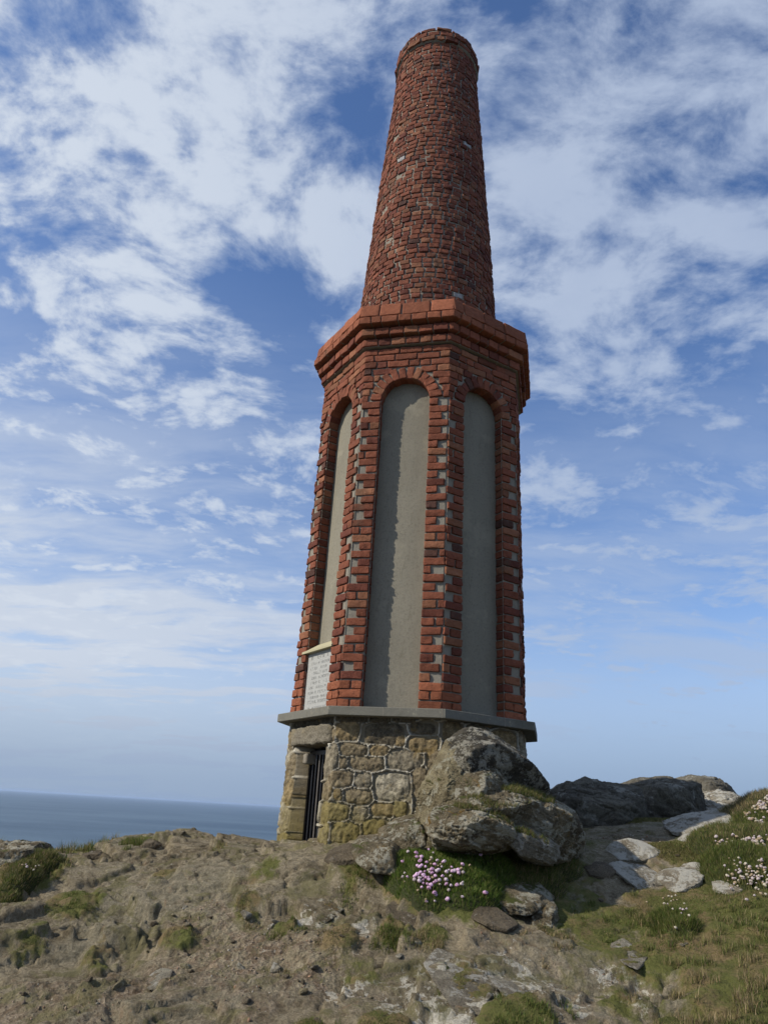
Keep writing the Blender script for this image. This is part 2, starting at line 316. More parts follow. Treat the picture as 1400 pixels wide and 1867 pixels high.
def tps_fit(P, lam=.004):
    n = len(P); d = np.hypot(P[:, None, 0] - P[None, :, 0], P[:, None, 1] - P[None, :, 1]); K = np.where(d > 0, d * d * np.log(d + 1e-9), 0) + lam * np.eye(n) * 10
    Q = np.c_[np.ones(n), P[:, :2]]; A = np.block([[K, Q], [Q.T, np.zeros((3, 3))]]); return np.linalg.solve(A, np.r_[P[:, 2], 0, 0, 0])
TW = tps_fit(CP)
def base_z(x, y):
    z = TW[-3] + TW[-2] * x + TW[-1] * y
    for i, (px, py, _) in enumerate(CP):
        d = (x - px) ** 2 + (y - py) ** 2; z = z + TW[i] * .5 * d * np.log(d + 1e-12)
    r = np.hypot(x - 1, y - 5); return z * (1 - sst(r, 13, 22)) + (-3 - (r - 10) * .75) * sst(r, 13, 22)
def ax(segs):
    o = [segs[0][0]]
    for a, b, st in segs:
        n = max(1, int(round((b - a) / st))); o += list(np.linspace(a, b, n + 1)[1:])
    return np.array(o)
GX = ax([(-60, -20, 4), (-20, -8, .5), (-8, -3.4, .06), (-3.4, 3.8, .0098), (3.8, 8, .03), (8, 20, .3), (20, 60, 4)])
GY = ax([(-40, -10, 3), (-10, 1, .4), (1, 2.9, .04), (2.9, 6.6, .0098), (6.6, 11, .028), (11, 16, .1), (16, 30, .5), (30, 70, 3)])
gx, gy = np.meshgrid(GX, GY, indexing='ij'); X, Y = gx.ravel(), gy.ravel()
def blob(x, y, pts):                    # soft union of ground patches given as image point, distance, radius in metres
    m = np.zeros_like(x)
    for (u, v, Yd, r, k) in pts:
        p = at(u, v, Yd); m = np.maximum(m, k * (1 - sst(np.hypot(x - p[0], (y - p[1]) * .75) / r, .45, 1.25)))
    return m
VEG = [(1580, 1620, 4.8, .7, 1), (1600, 1780, 3.9, .6, .9), (1620, 1540, 5.8, .8, 1), (200, 1700, 4.3, .14, .5), (480, 1600, 4.9, .14, .55), (390, 1560, 5.6, .12, .5), (620, 1700, 4.15, .12, .6), (660, 1760, 3.9, .14, .5), (860, 1790, 3.75, .14, .6), (1000, 1620, 4.7, .2, .6), (300, 1600, 5.1, .12, .5), (60, 1700, 4.3, .12, .5), (1150, 1700, 4.3, .40, .75), (1300, 1690, 4.3, .50, 1), (1400, 1650, 4.5, .5, 1), (1400, 1780, 3.75, .45, .9), (1400, 1867, 3.35, .38, 1), (1280, 1850, 3.4, .25, .8), (1150, 1800, 3.7, .25, .5), (1060, 1700, 4.3, .2, .6),
       (1400, 1600, 4.9, .55, 1), (1320, 1580, 5.3, .45, 1), (1230, 1565, 5.4, .22, .8), (1330, 1545, 5.5, .4, 1), (1400, 1530, 5.5, .6, 1), (1385, 1490, 6.1, .5, 1), (1300, 1518, 6.0, .25, .8), (1060, 1610, 4.9, .2, .6), (1010, 1690, 4.35, .15, .6),
       (800, 1600, 4.7, .35, 1), (900, 1590, 4.85, .35, 1), (970, 1580, 5.1, .3, 1), (700, 1560, 4.95, .16, .8), (650, 1580, 4.85, .13, .8), (870, 1650, 4.4, .2, .7), (715, 1690, 4.22, .10, .8), (790, 1710, 4.15, .09, .8), (950, 1860, 3.4, .2, .9), (560, 1860, 3.4, .1, .9), (700, 1865, 3.4, .14, .8),
       (140, 1632, 4.8, .22, .62), (520, 1665, 4.4, .10, .62), (250, 1552, 6.0, .12, .9), (60, 1580, 5.3, .25, .9), (150, 1560, 6.2, .35, .8), (330, 1680, 4.35, .12, .5), (450, 1640, 4.6, .10, .5), (1190, 1500, 7.0, .35, .7), (1200, 1478, 7.6, .25, 1), (1080, 1560, 5.6, .25, .5), (1170, 1650, 4.7, .15, .6)]
DIRT = [(430, 1720, 4.15, .32, 1), (560, 1745, 4.0, .28, .9), (330, 1740, 4.05, .25, .8), (180, 1780, 3.8, .25, .8), (60, 1790, 3.75, .2, .7), (380, 1660, 4.5, .25, .7), (650, 1800, 3.75, .2, .5), (1080, 1790, 3.75, .3, .5), (1250, 1770, 3.8, .25, .5), (450, 1810, 3.7, .2, .6), (1150, 1535, 5.75, .4, .6), (900, 1700, 4.2, .2, .5)]
PALE = [(800, 1820, 3.6, .30, 1), (1130, 1750, 3.9, .2, .8), (960, 1800, 3.7, .3, .8), (580, 1650, 4.45, .13, 1), (650, 1690, 4.2, .12, .9), (900, 1620, 4.6, .15, 1), (1290, 1480, 8.3, .8, 1), (760, 1610, 4.7, .2, .2), (640, 1790, 3.8, .12, .9)]
near = (X > -8.5) & (X < 8.5) & (Y > 1) & (Y < 17)
Z = base_z(X, Y); xs, ys = X[near], Y[near]; P3 = np.c_[xs, ys, 0 * xs]
veg = np.zeros_like(X); dirt = veg.copy(); pale = veg.copy()
wn = fbm(P3, 3.0, 4); edge = .60 * fbm(P3 + 9, 4.0, 5, .65)
vg = np.clip(blob(xs, ys, VEG) + edge * 1.1, 0, 1) * (blob(xs, ys, VEG) > .02); dg = np.clip(blob(xs, ys, DIRT) + edge * .8, 0, 1) * (blob(xs, ys, DIRT) > .02); pg = blob(xs, ys, PALE)
veg[near], dirt[near], pale[near] = vg, dg, pg
wx, wy = xs + .22 * fbm(P3 + 3, 1.3, 4), ys + .22 * fbm(P3 + 31, 1.3, 4)
f1, f2, cid = voro(wx * 1.0, wy * 1.7, 1.25); e = f2 - f1
plates = (cid - .5) * .12 * sst(e, 0, .14) - .05 * (1 - sst(e, 0, .10))
f1b, f2b, cidb = voro(wx * .8 + wy * .3, wy * 1.6 - wx * .3, 3.6, 40); eb = f2b - f1b
plates2 = (cidb - .5) * .045 * sst(eb, 0, .2) - .018 * (1 - sst(eb, 0, .12))
sc_ = (xs * .42 + ys * 1.0) * 2.6 + 1.3 * fbm(P3 + 5, .8, 4); fr = sc_ - np.floor(sc_)
saw = (fr - sst(fr, .86, 1.0) * fr) * .075 * np.clip(.7 + 1.2 * fbm(P3 + 50, .9, 3), 0, 1.6)
s2 = (xs * .9 + ys * 1.0) * 9 + 1.6 * fbm(P3 + 15, 1.6, 4); fr2 = s2 - np.floor(s2)
saw2 = (fr2 - sst(fr2, .8, 1.0) * fr2) * .022 * sst(fbm(P3 + 60, 1.1, 3), -.1, .3)
PA = np.c_[wx * .7 + wy * .5, wy * 1.7 - wx * .35, 0 * wx]
rough = .055 * fbm(P3, 1.3, 6, .55) + .026 * fbm(PA + 7, 4.5, 6, .62, True) + .006 * fbm(P3 + 3, 24, 3, .7)
gr1 = fbm(np.c_[wx * 1.0 + wy * .5, wy * 1.8 - wx * .4, 0 * wx] + 11, 1.5, 4); gr2 = fbm(np.c_[wx, wy * 2, 0 * wx] + 23, 4.2, 3)
def terr(A, step, sharp):
    q = A / step; fl = np.floor(q); return (fl + sst(q - fl, sharp, 1.0)) * step
A1 = .26 * fbm(PA + 40, .62, 6, .50) + .17 * xs - .14 * ys; A2 = .12 * fbm(PA + 80, 1.7, 6, .50) - .10 * xs + .16 * ys; A3 = .04 * fbm(PA + 130, 5, 4, .5) + .22 * xs + .10 * ys
mk = sst(fbm(P3 + 90, .8, 3), -.35, .0); mk2 = sst(fbm(P3 + 120, 1.3, 3), -.2, .1); mk3 = sst(fbm(P3 + 150, 1.8, 3), -.05, .15)
led = (terr(A1, .085, .95) - .17 * xs + .14 * ys) * mk + (A1 - .17 * xs + .14 * ys - .025) * (1 - mk)
led2 = (terr(A2, .036, .93) + .10 * xs - .16 * ys) * mk2 + (A2 + .10 * xs - .16 * ys - .01) * (1 - mk2)
led3 = (terr(A3, .014, .85) - .22 * xs - .10 * ys) * mk3
crk = .045 * np.exp(-(gr1 / .016) ** 2) * sst(fbm(P3 + 70, 1.1, 3), -.1, .15) + .016 * np.exp(-(gr2 / .025) ** 2)
rockd = .9 * led + .62 * led2 + .35 * led3 + .35 * plates + .12 * plates2 + .007 * fbm(PA + 7, 6, 5, .6) + .003 * fbm(P3 + 3, 28, 3, .7) - .8 * crk + .015
dirtd = .015 * fbm(P3, 2.5, 4) + .012 * fbm(P3 + 2, 20, 3, .7) - .03
vegd = .5 * rockd + .02 * fbm(P3 + 4, 2.6, 4) + .012 * fbm(P3 + 4, 9, 3) + .012
ds = rockd * (1 - .5 * dg) + dirtd * .5 * dg
vs = sst(vg, .3, .75); ds = ds * (1 - vs) + vegd * vs
ds *= 1 - .62 * sst(xs, .8, 1.3) * sst(ys, 4.3, 4.8) * (1 - sst(ys, 7, 9))
ds *= (.45 + .55 * sst(np.hypot(xs - .33, ys - 6.3), .9, 1.6))
Z[near] += ds
far = ~near; Pf = np.c_[X[far], Y[far], 0 * X[far]]; Z[far] += .5 * fbm(Pf, .25, 5, .55, True) - .1 * 0
ZG = Z.reshape(gx.shape); VG = veg.reshape(gx.shape); DG = dirt.reshape(gx.shape)
def samp(G, x, y):
    x = np.atleast_1d(x).astype(float); y = np.atleast_1d(y).astype(float)
    i = np.clip(np.searchsorted(GX, x) - 1, 0, len(GX) - 2); j = np.clip(np.searchsorted(GY, y) - 1, 0, len(GY) - 2)
    a = (x - GX[i]) / (GX[i + 1] - GX[i]); b = (y - GY[j]) / (GY[j + 1] - GY[j])
    return G[i, j] * (1 - a) * (1 - b) + G[i + 1, j] * a * (1 - b) + G[i, j + 1] * (1 - a) * b + G[i + 1, j + 1] * a * b
def gz(x, y): return float(samp(ZG, x, y)[0])
ter = mesh('ground', np.c_[X, Y, Z], grid_faces(len(GX), len(GY)), [GROUND], col=np.c_[veg, dirt, 0 * veg, pale])
tag(obj('ground', ter), kind='structure')

# ------------------------------------------------------------------ the monument
TX, TY, ANG = 0.3295, 6.3, -0.23146
SIDE2 = math.sin(R_(22.5)); APO = math.cos(R_(22.5))
def fr_(k):
    th = ANG + R_(-45 + 45 * k); return np.array([math.sin(th), -math.cos(th), 0]), np.array([math.cos(th), math.sin(th), 0])
CT = np.array([TX, TY, 0.0]); ROOT = np.array([TX, TY, -0.32])
def fp(k, s, z, R=1.0, off=0.0):        # a point on face k: s along it, z up, off outwards
    n, t = fr_(k); s = np.asarray(s, float); z = np.asarray(z, float)
    return CT - ROOT * 0 + n * (R * APO + np.asarray(off))[..., None] + t * s[..., None] + np.array([0, 0, 1.0]) * z[..., None]
mon = empty('chimney_monument', ROOT)
tag(mon, 'tall red brick chimney on an octagonal brick shaft and stone base with barred door', 'monument')
def part(name, me, parent=None):
    o = obj(name, me, parent or mon)
    if parent is None: o.location = -Vector(ROOT)
    return o
# rounded, worn brick template
def brick_tmpl(nx=6, ny=2, nz=4):
    bm = bmesh.new()
    def sub(n): return np.r_[-1, np.linspace(-.86, .86, n), 1] if n > 1 else np.array([-1, 0, 1.])
    gxs, gys, gzs = sub(nx), sub(ny), sub(nz); pts = {}; V = []; F = []
    def vid(p):
        k = tuple(np.round(p, 4))
        if k not in pts: pts[k] = len(V); V.append(p)
        return pts[k]
    for a, (g1, g2) in {0: (gys, gzs), 1: (gxs, gzs), 2: (gxs, gys)}.items():
        for sgn in (-1, 1):
            if a == 1 and sgn == -1: continue
            for i in range(len(g1) - 1):
                for j in range(len(g2) - 1):
                    q = []
                    for (u, v) in ((i, j), (i + 1, j), (i + 1, j + 1), (i, j + 1)):
                        p = [0, 0, 0]; o = [x for x in (0, 1, 2) if x != a]; p[a] = sgn; p[o[0]] = g1[u]; p[o[1]] = g2[v]; q.append(vid(p))
                    flip = (sgn < 0) ^ (a == 1)
                    F.append(q[::-1] if flip else q)
    return np.array(V, float), np.array(F)
BT = brick_tmpl()
RB = np.random.default_rng(11)
def brick_col(n, kind='old'):
    c = np.tile(np.array([[.205, .068, .037]]), (n, 1)) * (1 + RB.normal(0, .13, (n, 1)))
    r = RB.random(n)
    c[r < .16] *= np.array([.68, .64, .74]); c[(r > .2) & (r < .38)] *= np.array([1.18, 1.5, 1.45]); c[(r > .38) & (r < .41)] *= np.array([.42, .6, .8])
    if kind == 'new': c = np.tile(np.array([[.27, .092, .046]]), (n, 1)) * (1 + RB.normal(0, .12, (n, 1)))
    pr = RB.random(n) < (.0015 if kind == 'old' else .0); c[pr] = (.42, .40, .36)
    return np.clip(c, .015, .6)
def bricks(acc, cen, tx, ny, uz, dims, col, er=.0045, rad=.0035, m=0):
    # cen (n,3); tx, ny, uz (n,3) unit axes; dims (n,3) full sizes
    cen, tx, ny, uz, dims = [np.asarray(a, float) for a in (cen, tx, ny, uz, dims)]; n = len(cen); V, F = BT
    h = dims / 2; p = V[None] * h[:, None, :]
    r = np.minimum(rad, h * .8)[:, None, :]; q = np.clip(p, -(h[:, None, :] - r), h[:, None, :] - r); d = p - q
    L = np.linalg.norm(d, axis=2, keepdims=True); L[L < 1e-9] = 1; on = (np.abs(d) > 1e-6).sum(2, keepdims=True)
    p = np.where(on > 1, q + d / L * r.mean(2, keepdims=True), p)
    rot = RB.normal(0, .012, (n, 1)); x = p[..., 0] + p[..., 2] * rot * 2; z = p[..., 2] + p[..., 0] * rot; y = p[..., 1] + p[..., 0] * RB.normal(0, .03, (n, 1))
    w_ = cen[:, None] + tx[:, None] * x[..., None] + ny[:, None] * y[..., None] + uz[:, None] * z[..., None]
    fl = w_.reshape(-1, 3) + np.repeat(RB.random((n, 3)) * 3, V.shape[0], 0)
    nz = perlin(fl * 22).reshape(n, -1); n2 = perlin(fl * 55 + 5).reshape(n, -1); n3 = perlin(fl * 20 + 50).reshape(n, -1)
    w_ = w_ + ny[:, None] * ((nz * 1.6 + n2 * 1.2) * er)[..., None] + uz[:, None] * (n3 * er * .8)[..., None] + tx[:, None] * (n2 * er * .8)[..., None]
    acc.add(w_.reshape(-1, 3), (F[None] + (np.arange(n) * len(V))[:, None, None]).reshape(-1, 4), np.repeat(col, len(V), 0), m)

# --- octagonal shaft with arched recesses
ZB, ZT, SPR, PW, DEP, VR = 0.684, 3.79, 3.262, 0.207, 0.102, 0.105
CH = 0.0672
sh = Acc(); NCO = int(round((ZT - ZB) / CH)); CH = (ZT - ZB) / NCO
def Rz(z): return 1.0 - .006 * (z - ZB)
FH = lambda z: Rz(z) * SIDE2
cen, txs, nys, uzs, dms, cols = [], [], [], [], [], []
def addb(k, s0, s1, z0, z1, dep=DEP, out=0., kind='old', rg=.0028):
    n, t = fr_(k); g = .0045; j = RB.normal(0, .0018, 2); o = out + RB.normal(0, rg)
    if kind == 'old' and RB.random() < .08: o -= .004
    c = fp(k, (s0 + s1) / 2, (z0 + z1) / 2 + j[0], Rz(z0), o - dep / 2)
    cen.append(c); txs.append(t); nys.append(n); uzs.append([0, 0, 1.]); dms.append([s1 - s0 - 2 * g, dep, z1 - z0 - 2 * g - abs(j[1])]); cols.append(brick_col(1, kind)[0])
for k in range(8):
    for i in range(NCO):
        z0, z1 = ZB + i * CH, ZB + (i + 1) * CH; zm = (z0 + z1) / 2; hf = FH(zm) + .004
        if zm < SPR:
            for sg in (-1, 1):
                a0, a1 = PW, hf
                def put(p, q, **kw): addb(k, *(sorted((sg * p, sg * q))), z0, z1, **kw)
                wv = RB.normal(0, .0008)
                if i < 3:
                    if (i + (sg > 0)) % 2: put(a0, a1, kind='new', out=.004, rg=.001)
                    else: put(a0, a0 + .085, kind='new', out=.004, rg=.001); put(a0 + .088, a1, kind='new', out=.004, rg=.001)
                elif (i + (sg > 0)) % 2: put(a0 + wv, a1 - abs(RB.normal(0, .010)))
                else:
                    L = .102 + RB.normal(0, .012); put(a0 + wv, a0 + L)
                    if RB.random() < .25: put(a0 + L + .006, a1 - .004)
        else:
            ro = (PW + VR) if zm < SPR + PW + VR + .02 else 0
            dz = max(abs(zm - SPR) - .0, 0); cut = math.sqrt(max(ro * ro - dz * dz, 0)) + (.012 if dz < ro else 0)
            if dz >= ro: cut = 0
            segs = [(-hf, -cut), (cut, hf)] if cut > 0 else [(-hf, hf)]
            for (p, q) in segs:
                if q - p < .03: continue
                s = p; st = RB.random() * .1
                first = True
                while s < q - .02:
                    L = (.09 if RB.random() < .35 else .2) + RB.normal(0, .008)
                    if first: L = .07 + st; first = False
                    e1 = min(s + L, q)
                    if q - e1 < .045: e1 = q
                    addb(k, s, e1, z0, z1, dep=.07, rg=.003); s = e1
    nv = 12
    for i in range(nv):                 # the arch ring
        a = math.pi * (i + .5) / nv; ln = VR + RB.normal(0, .008); rr = PW + ln / 2; n, t = fr_(k)
        rad = t * math.cos(a) + np.array([0, 0, 1.]) * math.sin(a); tan = -t * math.sin(a) + np.array([0, 0, 1.]) * math.cos(a)
        cen.append(fp(k, rr * math.cos(a), SPR + rr * math.sin(a), Rz(SPR), RB.normal(0, .003) - DEP / 2 + .002)); txs.append(rad); nys.append(n); uzs.append(-tan if False else np.cross(rad, n))
        dms.append([ln, DEP, math.pi * (PW + .04) / nv - .006]); cols.append(brick_col(1)[0])
bricks(sh, cen, txs, nys, uzs, dms, np.array(cols))
# mortar core with the recesses left open
def core_face(k):
    ins = -.0155; out = []; na = 24
    def P(s, z, off=ins): return fp(k, s, z, Rz(z), off)
    def quadgrid(fn, nu, nv, m):
        uu, vv = np.meshgrid(np.linspace(0, 1, nu), np.linspace(0, 1, nv), indexing='ij'); V = np.array([fn(a, b) for a, b in zip(uu.ravel(), vv.ravel())])
        sh.add(V, grid_faces(nu, nv), (1, 1, 1), m)
    for sg in (-1, 1):
        quadgrid(lambda a, b: P(sg * (PW + a * (FH(ZB) - PW)) if sg > 0 else sg * (FH(ZB) - a * (FH(ZB) - PW)), ZB + b * (SPR - ZB)), 6, 60, 1)
        quadgrid(lambda a, b: P(sg * (PW + .016), ZB + b * (SPR - ZB), ins - (a if sg < 0 else 1 - a) * DEP), 2, 40, 1)
    def arc(a, b):
        th = math.pi * (1 - a); xi, zi = PW * math.cos(th), SPR + PW * math.sin(th)
        hx = FH(SPR); xo = -hx + 2 * hx * a; th2 = th
        # outer rectangle boundary: up the side, across the top, down
        L1 = ZT - SPR; tot = 2 * L1 + 2 * hx; q = a * tot
        if q < L1: xo, zo = -hx, SPR + q
        elif q < L1 + 2 * hx: xo, zo = -hx + (q - L1), ZT
        else: xo, zo = hx, ZT - (q - L1 - 2 * hx)
        return P(xi + (xo - xi) * b, zi + (zo - zi) * b)
    quadgrid(arc, 61, 5, 1)
    quadgrid(lambda a, b: P((PW + .016) * math.cos(math.pi * a), SPR + (PW + .016) * math.sin(math.pi * a), ins - b * DEP), 25, 2, 1)
for k in range(8): core_face(k)
part('brick_shaft', sh.build('brick_shaft', [BRICK, MORTAR]))
for k in range(8):                      # cement panels in the recesses
    ns, nz_ = 25, 160
    ss, zz_ = np.meshgrid(np.linspace(-PW - .012, PW + .012, ns), np.linspace(ZB, SPR + PW + .01, nz_), indexing='ij')
    pts = fp(k, ss, zz_, 1.0, -DEP - .002 - .006 * (zz_ - ZB) * APO + .005 * perlin(np.c_[ss.ravel() * 5 + k * 9, zz_.ravel() * 2.5, 0 * ss.ravel()]).reshape(ss.shape))
    part('recessed_panel', mesh('recessed_panel', pts.reshape(-1, 3), grid_faces(ns, nz_), [RENDER]))

# --- cornice: two corbelled courses, the widest course, a splayed coping
def oct_ring(R0, z0, R1_, z1, acc, L, dep=.12, kind='old', rg=.002, er=.003, mortar=True):
    cen, txs, nys, uzs, dms, cols = [], [], [], [], [], []
    for k in range(8):
        n, t = fr_(k); hf = (R0 + R1_) / 2 * SIDE2 + .004; s = -hf; first = True
        upv = (fp(k, 0., z1, R1_) - fp(k, 0., z0, R0)); upv /= np.linalg.norm(upv); nn_ = np.cross(t, upv)
        while s < hf - .01:
            l = L * (1 + RB.normal(0, .12)) * (RB.uniform(.5, 1) if first else 1); first = False; e1 = min(s + l, hf)
            if hf - e1 < .04: e1 = hf
            c = (fp(k, (s + e1) / 2, z0, R0) + fp(k, (s + e1) / 2, z1, R1_)) / 2 + nn_ * (RB.normal(0, rg) - dep / 2)
            cen.append(c); txs.append(t); nys.append(nn_); uzs.append(upv); dms.append([e1 - s - .009, dep, np.linalg.norm(fp(k, 0., z1, R1_) - fp(k, 0., z0, R0)) - .008]); cols.append(brick_col(1, kind)[0]); s = e1
    bricks(acc, cen, txs, nys, uzs, dms, np.array(cols), er=er)
def oct_slab(acc, R0, z0, R1_, z1, m=1, col=(1, 1, 1)):
    V = [];
    for (R, z) in ((R0, z0), (R1_, z1)):
        for k in range(8):
            th = ANG + R_(-67.5 + 45 * k); V.append([TX + R * math.sin(th), TY - R * math.cos(th), z])
    V += [[TX, TY, z0], [TX, TY, z1]]; V = np.array(V)
    acc.add(V, np.array([[k, (k + 1) % 8, 8 + (k + 1) % 8, 8 + k] for k in range(8)]), col, m)
    acc.add(V, np.array([[(k + 1) % 8, k, 16] for k in range(8)] + [[8 + k, 8 + (k + 1) % 8, 17] for k in range(8)]), col, m)
co_ = Acc(); zc = 3.985
oct_ring(1.022, 3.80, 1.022, 3.875, co_, .12, .16); oct_ring(1.058, 3.888, 1.058, 3.963, co_, .12, .2)
oct_ring(1.108, zc, 1.108, zc + .072, co_, .125, .25, 'new'); oct_ring(1.106, zc + .075, 1.078, zc + .215, co_, .22, .15, 'new')
for a in ((1.004, 3.80, 1.004, 3.872), (1.040, 3.895, 1.040, 3.958), (1.090, zc + .008, 1.090, zc + .074), (1.090, zc + .077, 1.060, zc + .208)): oct_slab(co_, *a)
part('cornice', co_.build('cornice', [BRICK, MORTAR]))

# --- round tapering stack
st = Acc(); Z0, Z1, ra, rb = 4.15, 8.32, .729, .468
def rst(z): t = (z - Z0) / (Z1 - Z0); return ra + (rb - ra) * t + .010 * math.sin(t * math.pi * .9)
ncs = int((Z1 - Z0) / .0630); chs = (Z1 - Z0) / ncs
cen, txs, nys, uzs, dms, cols = [], [], [], [], [], []
def ringb(z0, h, r, lmin, lmax, dep, kind='old', rg=.0035):
    a = RB.random() * 6.28; end = a + 2 * math.pi
    while a < end - .02:
        l = RB.uniform(lmin, lmax); d = l / r; a2 = min(a + d, end)
        if end - a2 < .06: a2 = end
        am = (a + a2) / 2; n = np.array([math.sin(am), -math.cos(am), 0.]); t = np.array([math.cos(am), math.sin(am), 0.])
        slope = (rb - ra) / (Z1 - Z0); u_ = np.array([n[0] * slope, n[1] * slope, 1.]); u_ /= np.linalg.norm(u_); nn_ = np.cross(t, u_)
        wv = .003 * math.sin(am * 3 + z0 * 2) + RB.normal(0, .0012)
        cen.append(CT + n * (r - dep / 2 + RB.normal(0, rg) - (.0015 if RB.random() < .06 else 0)) + np.array([0, 0, z0 + h / 2 + wv])); txs.append(t); nys.append(nn_); uzs.append(u_)
        dms.append([(a2 - a) * r - RB.uniform(.012, .024), dep, h - .009 - abs(RB.normal(0, .002))]); cols.append(brick_col(1, kind)[0]); a = a2
for i in range(ncs): ringb(Z0 + i * chs, chs, rst(Z0 + (i + .5) * chs), .092, .122, .06)
bricks(st, cen, txs, nys, uzs, dms, np.array(cols) * np.array([[.88, .90, .95]]))
nr = 96; zs = np.linspace(Z0, Z1 + .2, 60); th = np.linspace(0, 2 * np.pi, nr, endpoint=False)
V = np.array([[TX + (rst(min(z, Z1)) - .0105) * math.sin(a), TY - (rst(min(z, Z1)) - .0105) * math.cos(a), z] for a in th for z in zs])
st.add(V, grid_faces(nr, len(zs), True), (1, 1, 1), 1)
part('chimney_stack', st.build('chimney_stack', [BRICK, MORTAR]))
cpz = Acc(); cen, txs, nys, uzs, dms, cols = [], [], [], [], [], []
ringb(8.315, .08, .502, .10, .2, .09, rg=.004); ringb(8.395, .078, .500, .10, .2, .09, rg=.004); ringb(8.473, .05, .488, .12, .2, .09, rg=.006)
bricks(cpz, cen, txs, nys, uzs, dms, np.array(cols) * .8)
prof = [(.40, 8.30), (.492, 8.322), (.492, 8.47), (.478, 8.515), (.36, 8.53), (.34, 8.2)]
V = np.array([[TX + r * math.sin(a), TY - r * math.cos(a), z] for a in th for r, z in prof]); cpz.add(V, grid_faces(nr, len(prof), True), (1, 1, 1), 1)
part('cap_course', cpz.build('cap_course', [BRICK, MORTAR]))

# --- ledge under the brickwork
lg = Acc(); oct_slab(lg, 1.094, .622, 1.099, .626, 0); oct_slab(lg, 1.099, .626, 1.099, .681, 0); oct_slab(lg, 1.099, .681, 1.095, .685, 0)
def ledge_joint(k, s_):
    P = np.array([fp(k, s, z, 1.0, o) for s in (s_, s_ + .005) for z in (.6235, .6862) for o in (.07, .0925)])
    lg.add(P, np.array([[0, 1, 3, 2], [4, 6, 7, 5], [0, 4, 5, 1], [2, 3, 7, 6], [0, 2, 6, 4], [1, 5, 7, 3]]), (1, 1, 1), 1)
for k, s_ in ((0, .16), (1, -.02), (1, .395), (2, .12), (3, 0.), (5, .1), (7, -.1)): ledge_joint(k, s_)
ledge = part('ledge', lg.build('ledge', [SLAB, MORTAR], smooth=False))

# --- rubble base
Z_ = 0
def zr(X_, Y_): return 480 + X_ / 4.375, 1270 + Y_ / 4.375
def unface(k, u, v, R=1.0):
    n, t = fr_(k); d = ray(u, v); tt = (n @ CT + R * APO) / (n @ d); P = d * tt; return float((P - CT) @ t), float(P[2])
SD = 2 * SIDE2
OC, BRN, DKB, GRY, GRN, MOS = (.25, .195, .11), (.21, .175, .115), (.11, .095, .068), (.25, .225, .17), (.36, .335, .265), (.21, .18, .085)
st_l = []                               # (perimeter position, z, half width, half height, colour)
def pst(k, X_, Y_, hx, hy, c):
    s, z = unface(k, *zr(X_, Y_)); s2, _ = unface(k, *zr(X_ + hx, Y_)); _, z2 = unface(k, *zr(X_, Y_ - hy)); st_l.append((k * SD + s, z, abs(s2 - s) * 1.04, abs(z2 - z) * 1.04, c))
for a in [(665, 275, 95, 78, OC), (965, 295, 165, 80, DKB), (720, 420, 108, 50, BRN), (915, 425, 75, 48, OC), (1085, 350, 48, 42, OC), (1280, 385, 120, 62, OC), (1120, 505, 140, 78, GRY), (820, 532, 132, 60, BRN),
          (632, 530, 30, 52, BRN), (525, 490, 64, 92, GRY), (580, 655, 125, 64, BRN), (792, 668, 68, 62, GRY), (1028, 718, 142, 112, GRN), (482, 782, 50, 52, BRN), (590, 782, 38, 48, OC), (758, 795, 98, 60, BRN),
          (548, 922, 132, 76, MOS), (765, 945, 65, 68, GRY), (470, 1090, 52, 85, MOS), (650, 1090, 120, 85, MOS), (960, 900, 100, 55, OC), (880, 1050, 90, 70, MOS), (1090, 900, 60, 70, MOS), (1250, 690, 60, 130, BRN), (1270, 250, 100, 50, DKB),
          (700, 180, 130, 30, DKB), (930, 185, 90, 28, DKB), (1120, 190, 90, 28, DKB), (860, 1200, 200, 60, MOS), (1350, 500, 60, 80, BRN), (1150, 1050, 100, 80, MOS)]: pst(1, *a)  # top row and upper right stone: ledge and boulder shade put into the colour
for s, z, a, b, c in [(-.30, .30, .075, .10, BRN), (-.30, .10, .08, .11, OC), (-.30, -.10, .08, .09, GRY), (-.30, -.28, .09, .10, MOS), (.315, .30, .07, .10, GRY), (.32, .12, .07, .07, BRN), (.32, -.03, .06, .08, MOS), (.325, -.2, .07, .09, MOS), (-.34, .47, .05, .09, BRN), (.35, .50, .03, .05, BRN), (0, -.42, .25, .08, GRY), (0, .60, .36, .04, DKB)]:  # last, dark strip continues the shade painted under the ledge
    st_l.append((s, z, a, b, c))
rr_ = random.Random(5)
for k in range(2, 8):
    z = -.5
    while z < .64:
        h = rr_.uniform(.06, .10); s = k * SD - SIDE2 + rr_.uniform(-.02, .05)
        while s < k * SD + SIDE2 - .03:
            a = rr_.uniform(.06, .15); st_l.append((s + a, z + h + rr_.uniform(-.012, .012), a, h, rr_.choice((OC, BRN, GRY, GRN, BRN, DKB)))); s += 2 * a
        z += 2 * h
SL = np.array([s[:4] for s in st_l]); SC = np.array([s[4] for s in st_l])
npz, nzz = 1000, 190; per = np.linspace(-SIDE2, 8 * SD - SIDE2, npz, endpoint=False); zv = np.linspace(-.62, .622, nzz)
pp, zq = [a.ravel() for a in np.meshgrid(per, zv, indexing='ij')]
wq = np.c_[pp, zq, 0 * pp]; pw = pp + .022 * fbm(wq, 6, 3); zw = zq + .022 * fbm(wq + 9, 6, 3)
d1 = np.full(pp.shape, 99.); d2 = d1.copy(); ci = np.zeros(pp.shape, int)
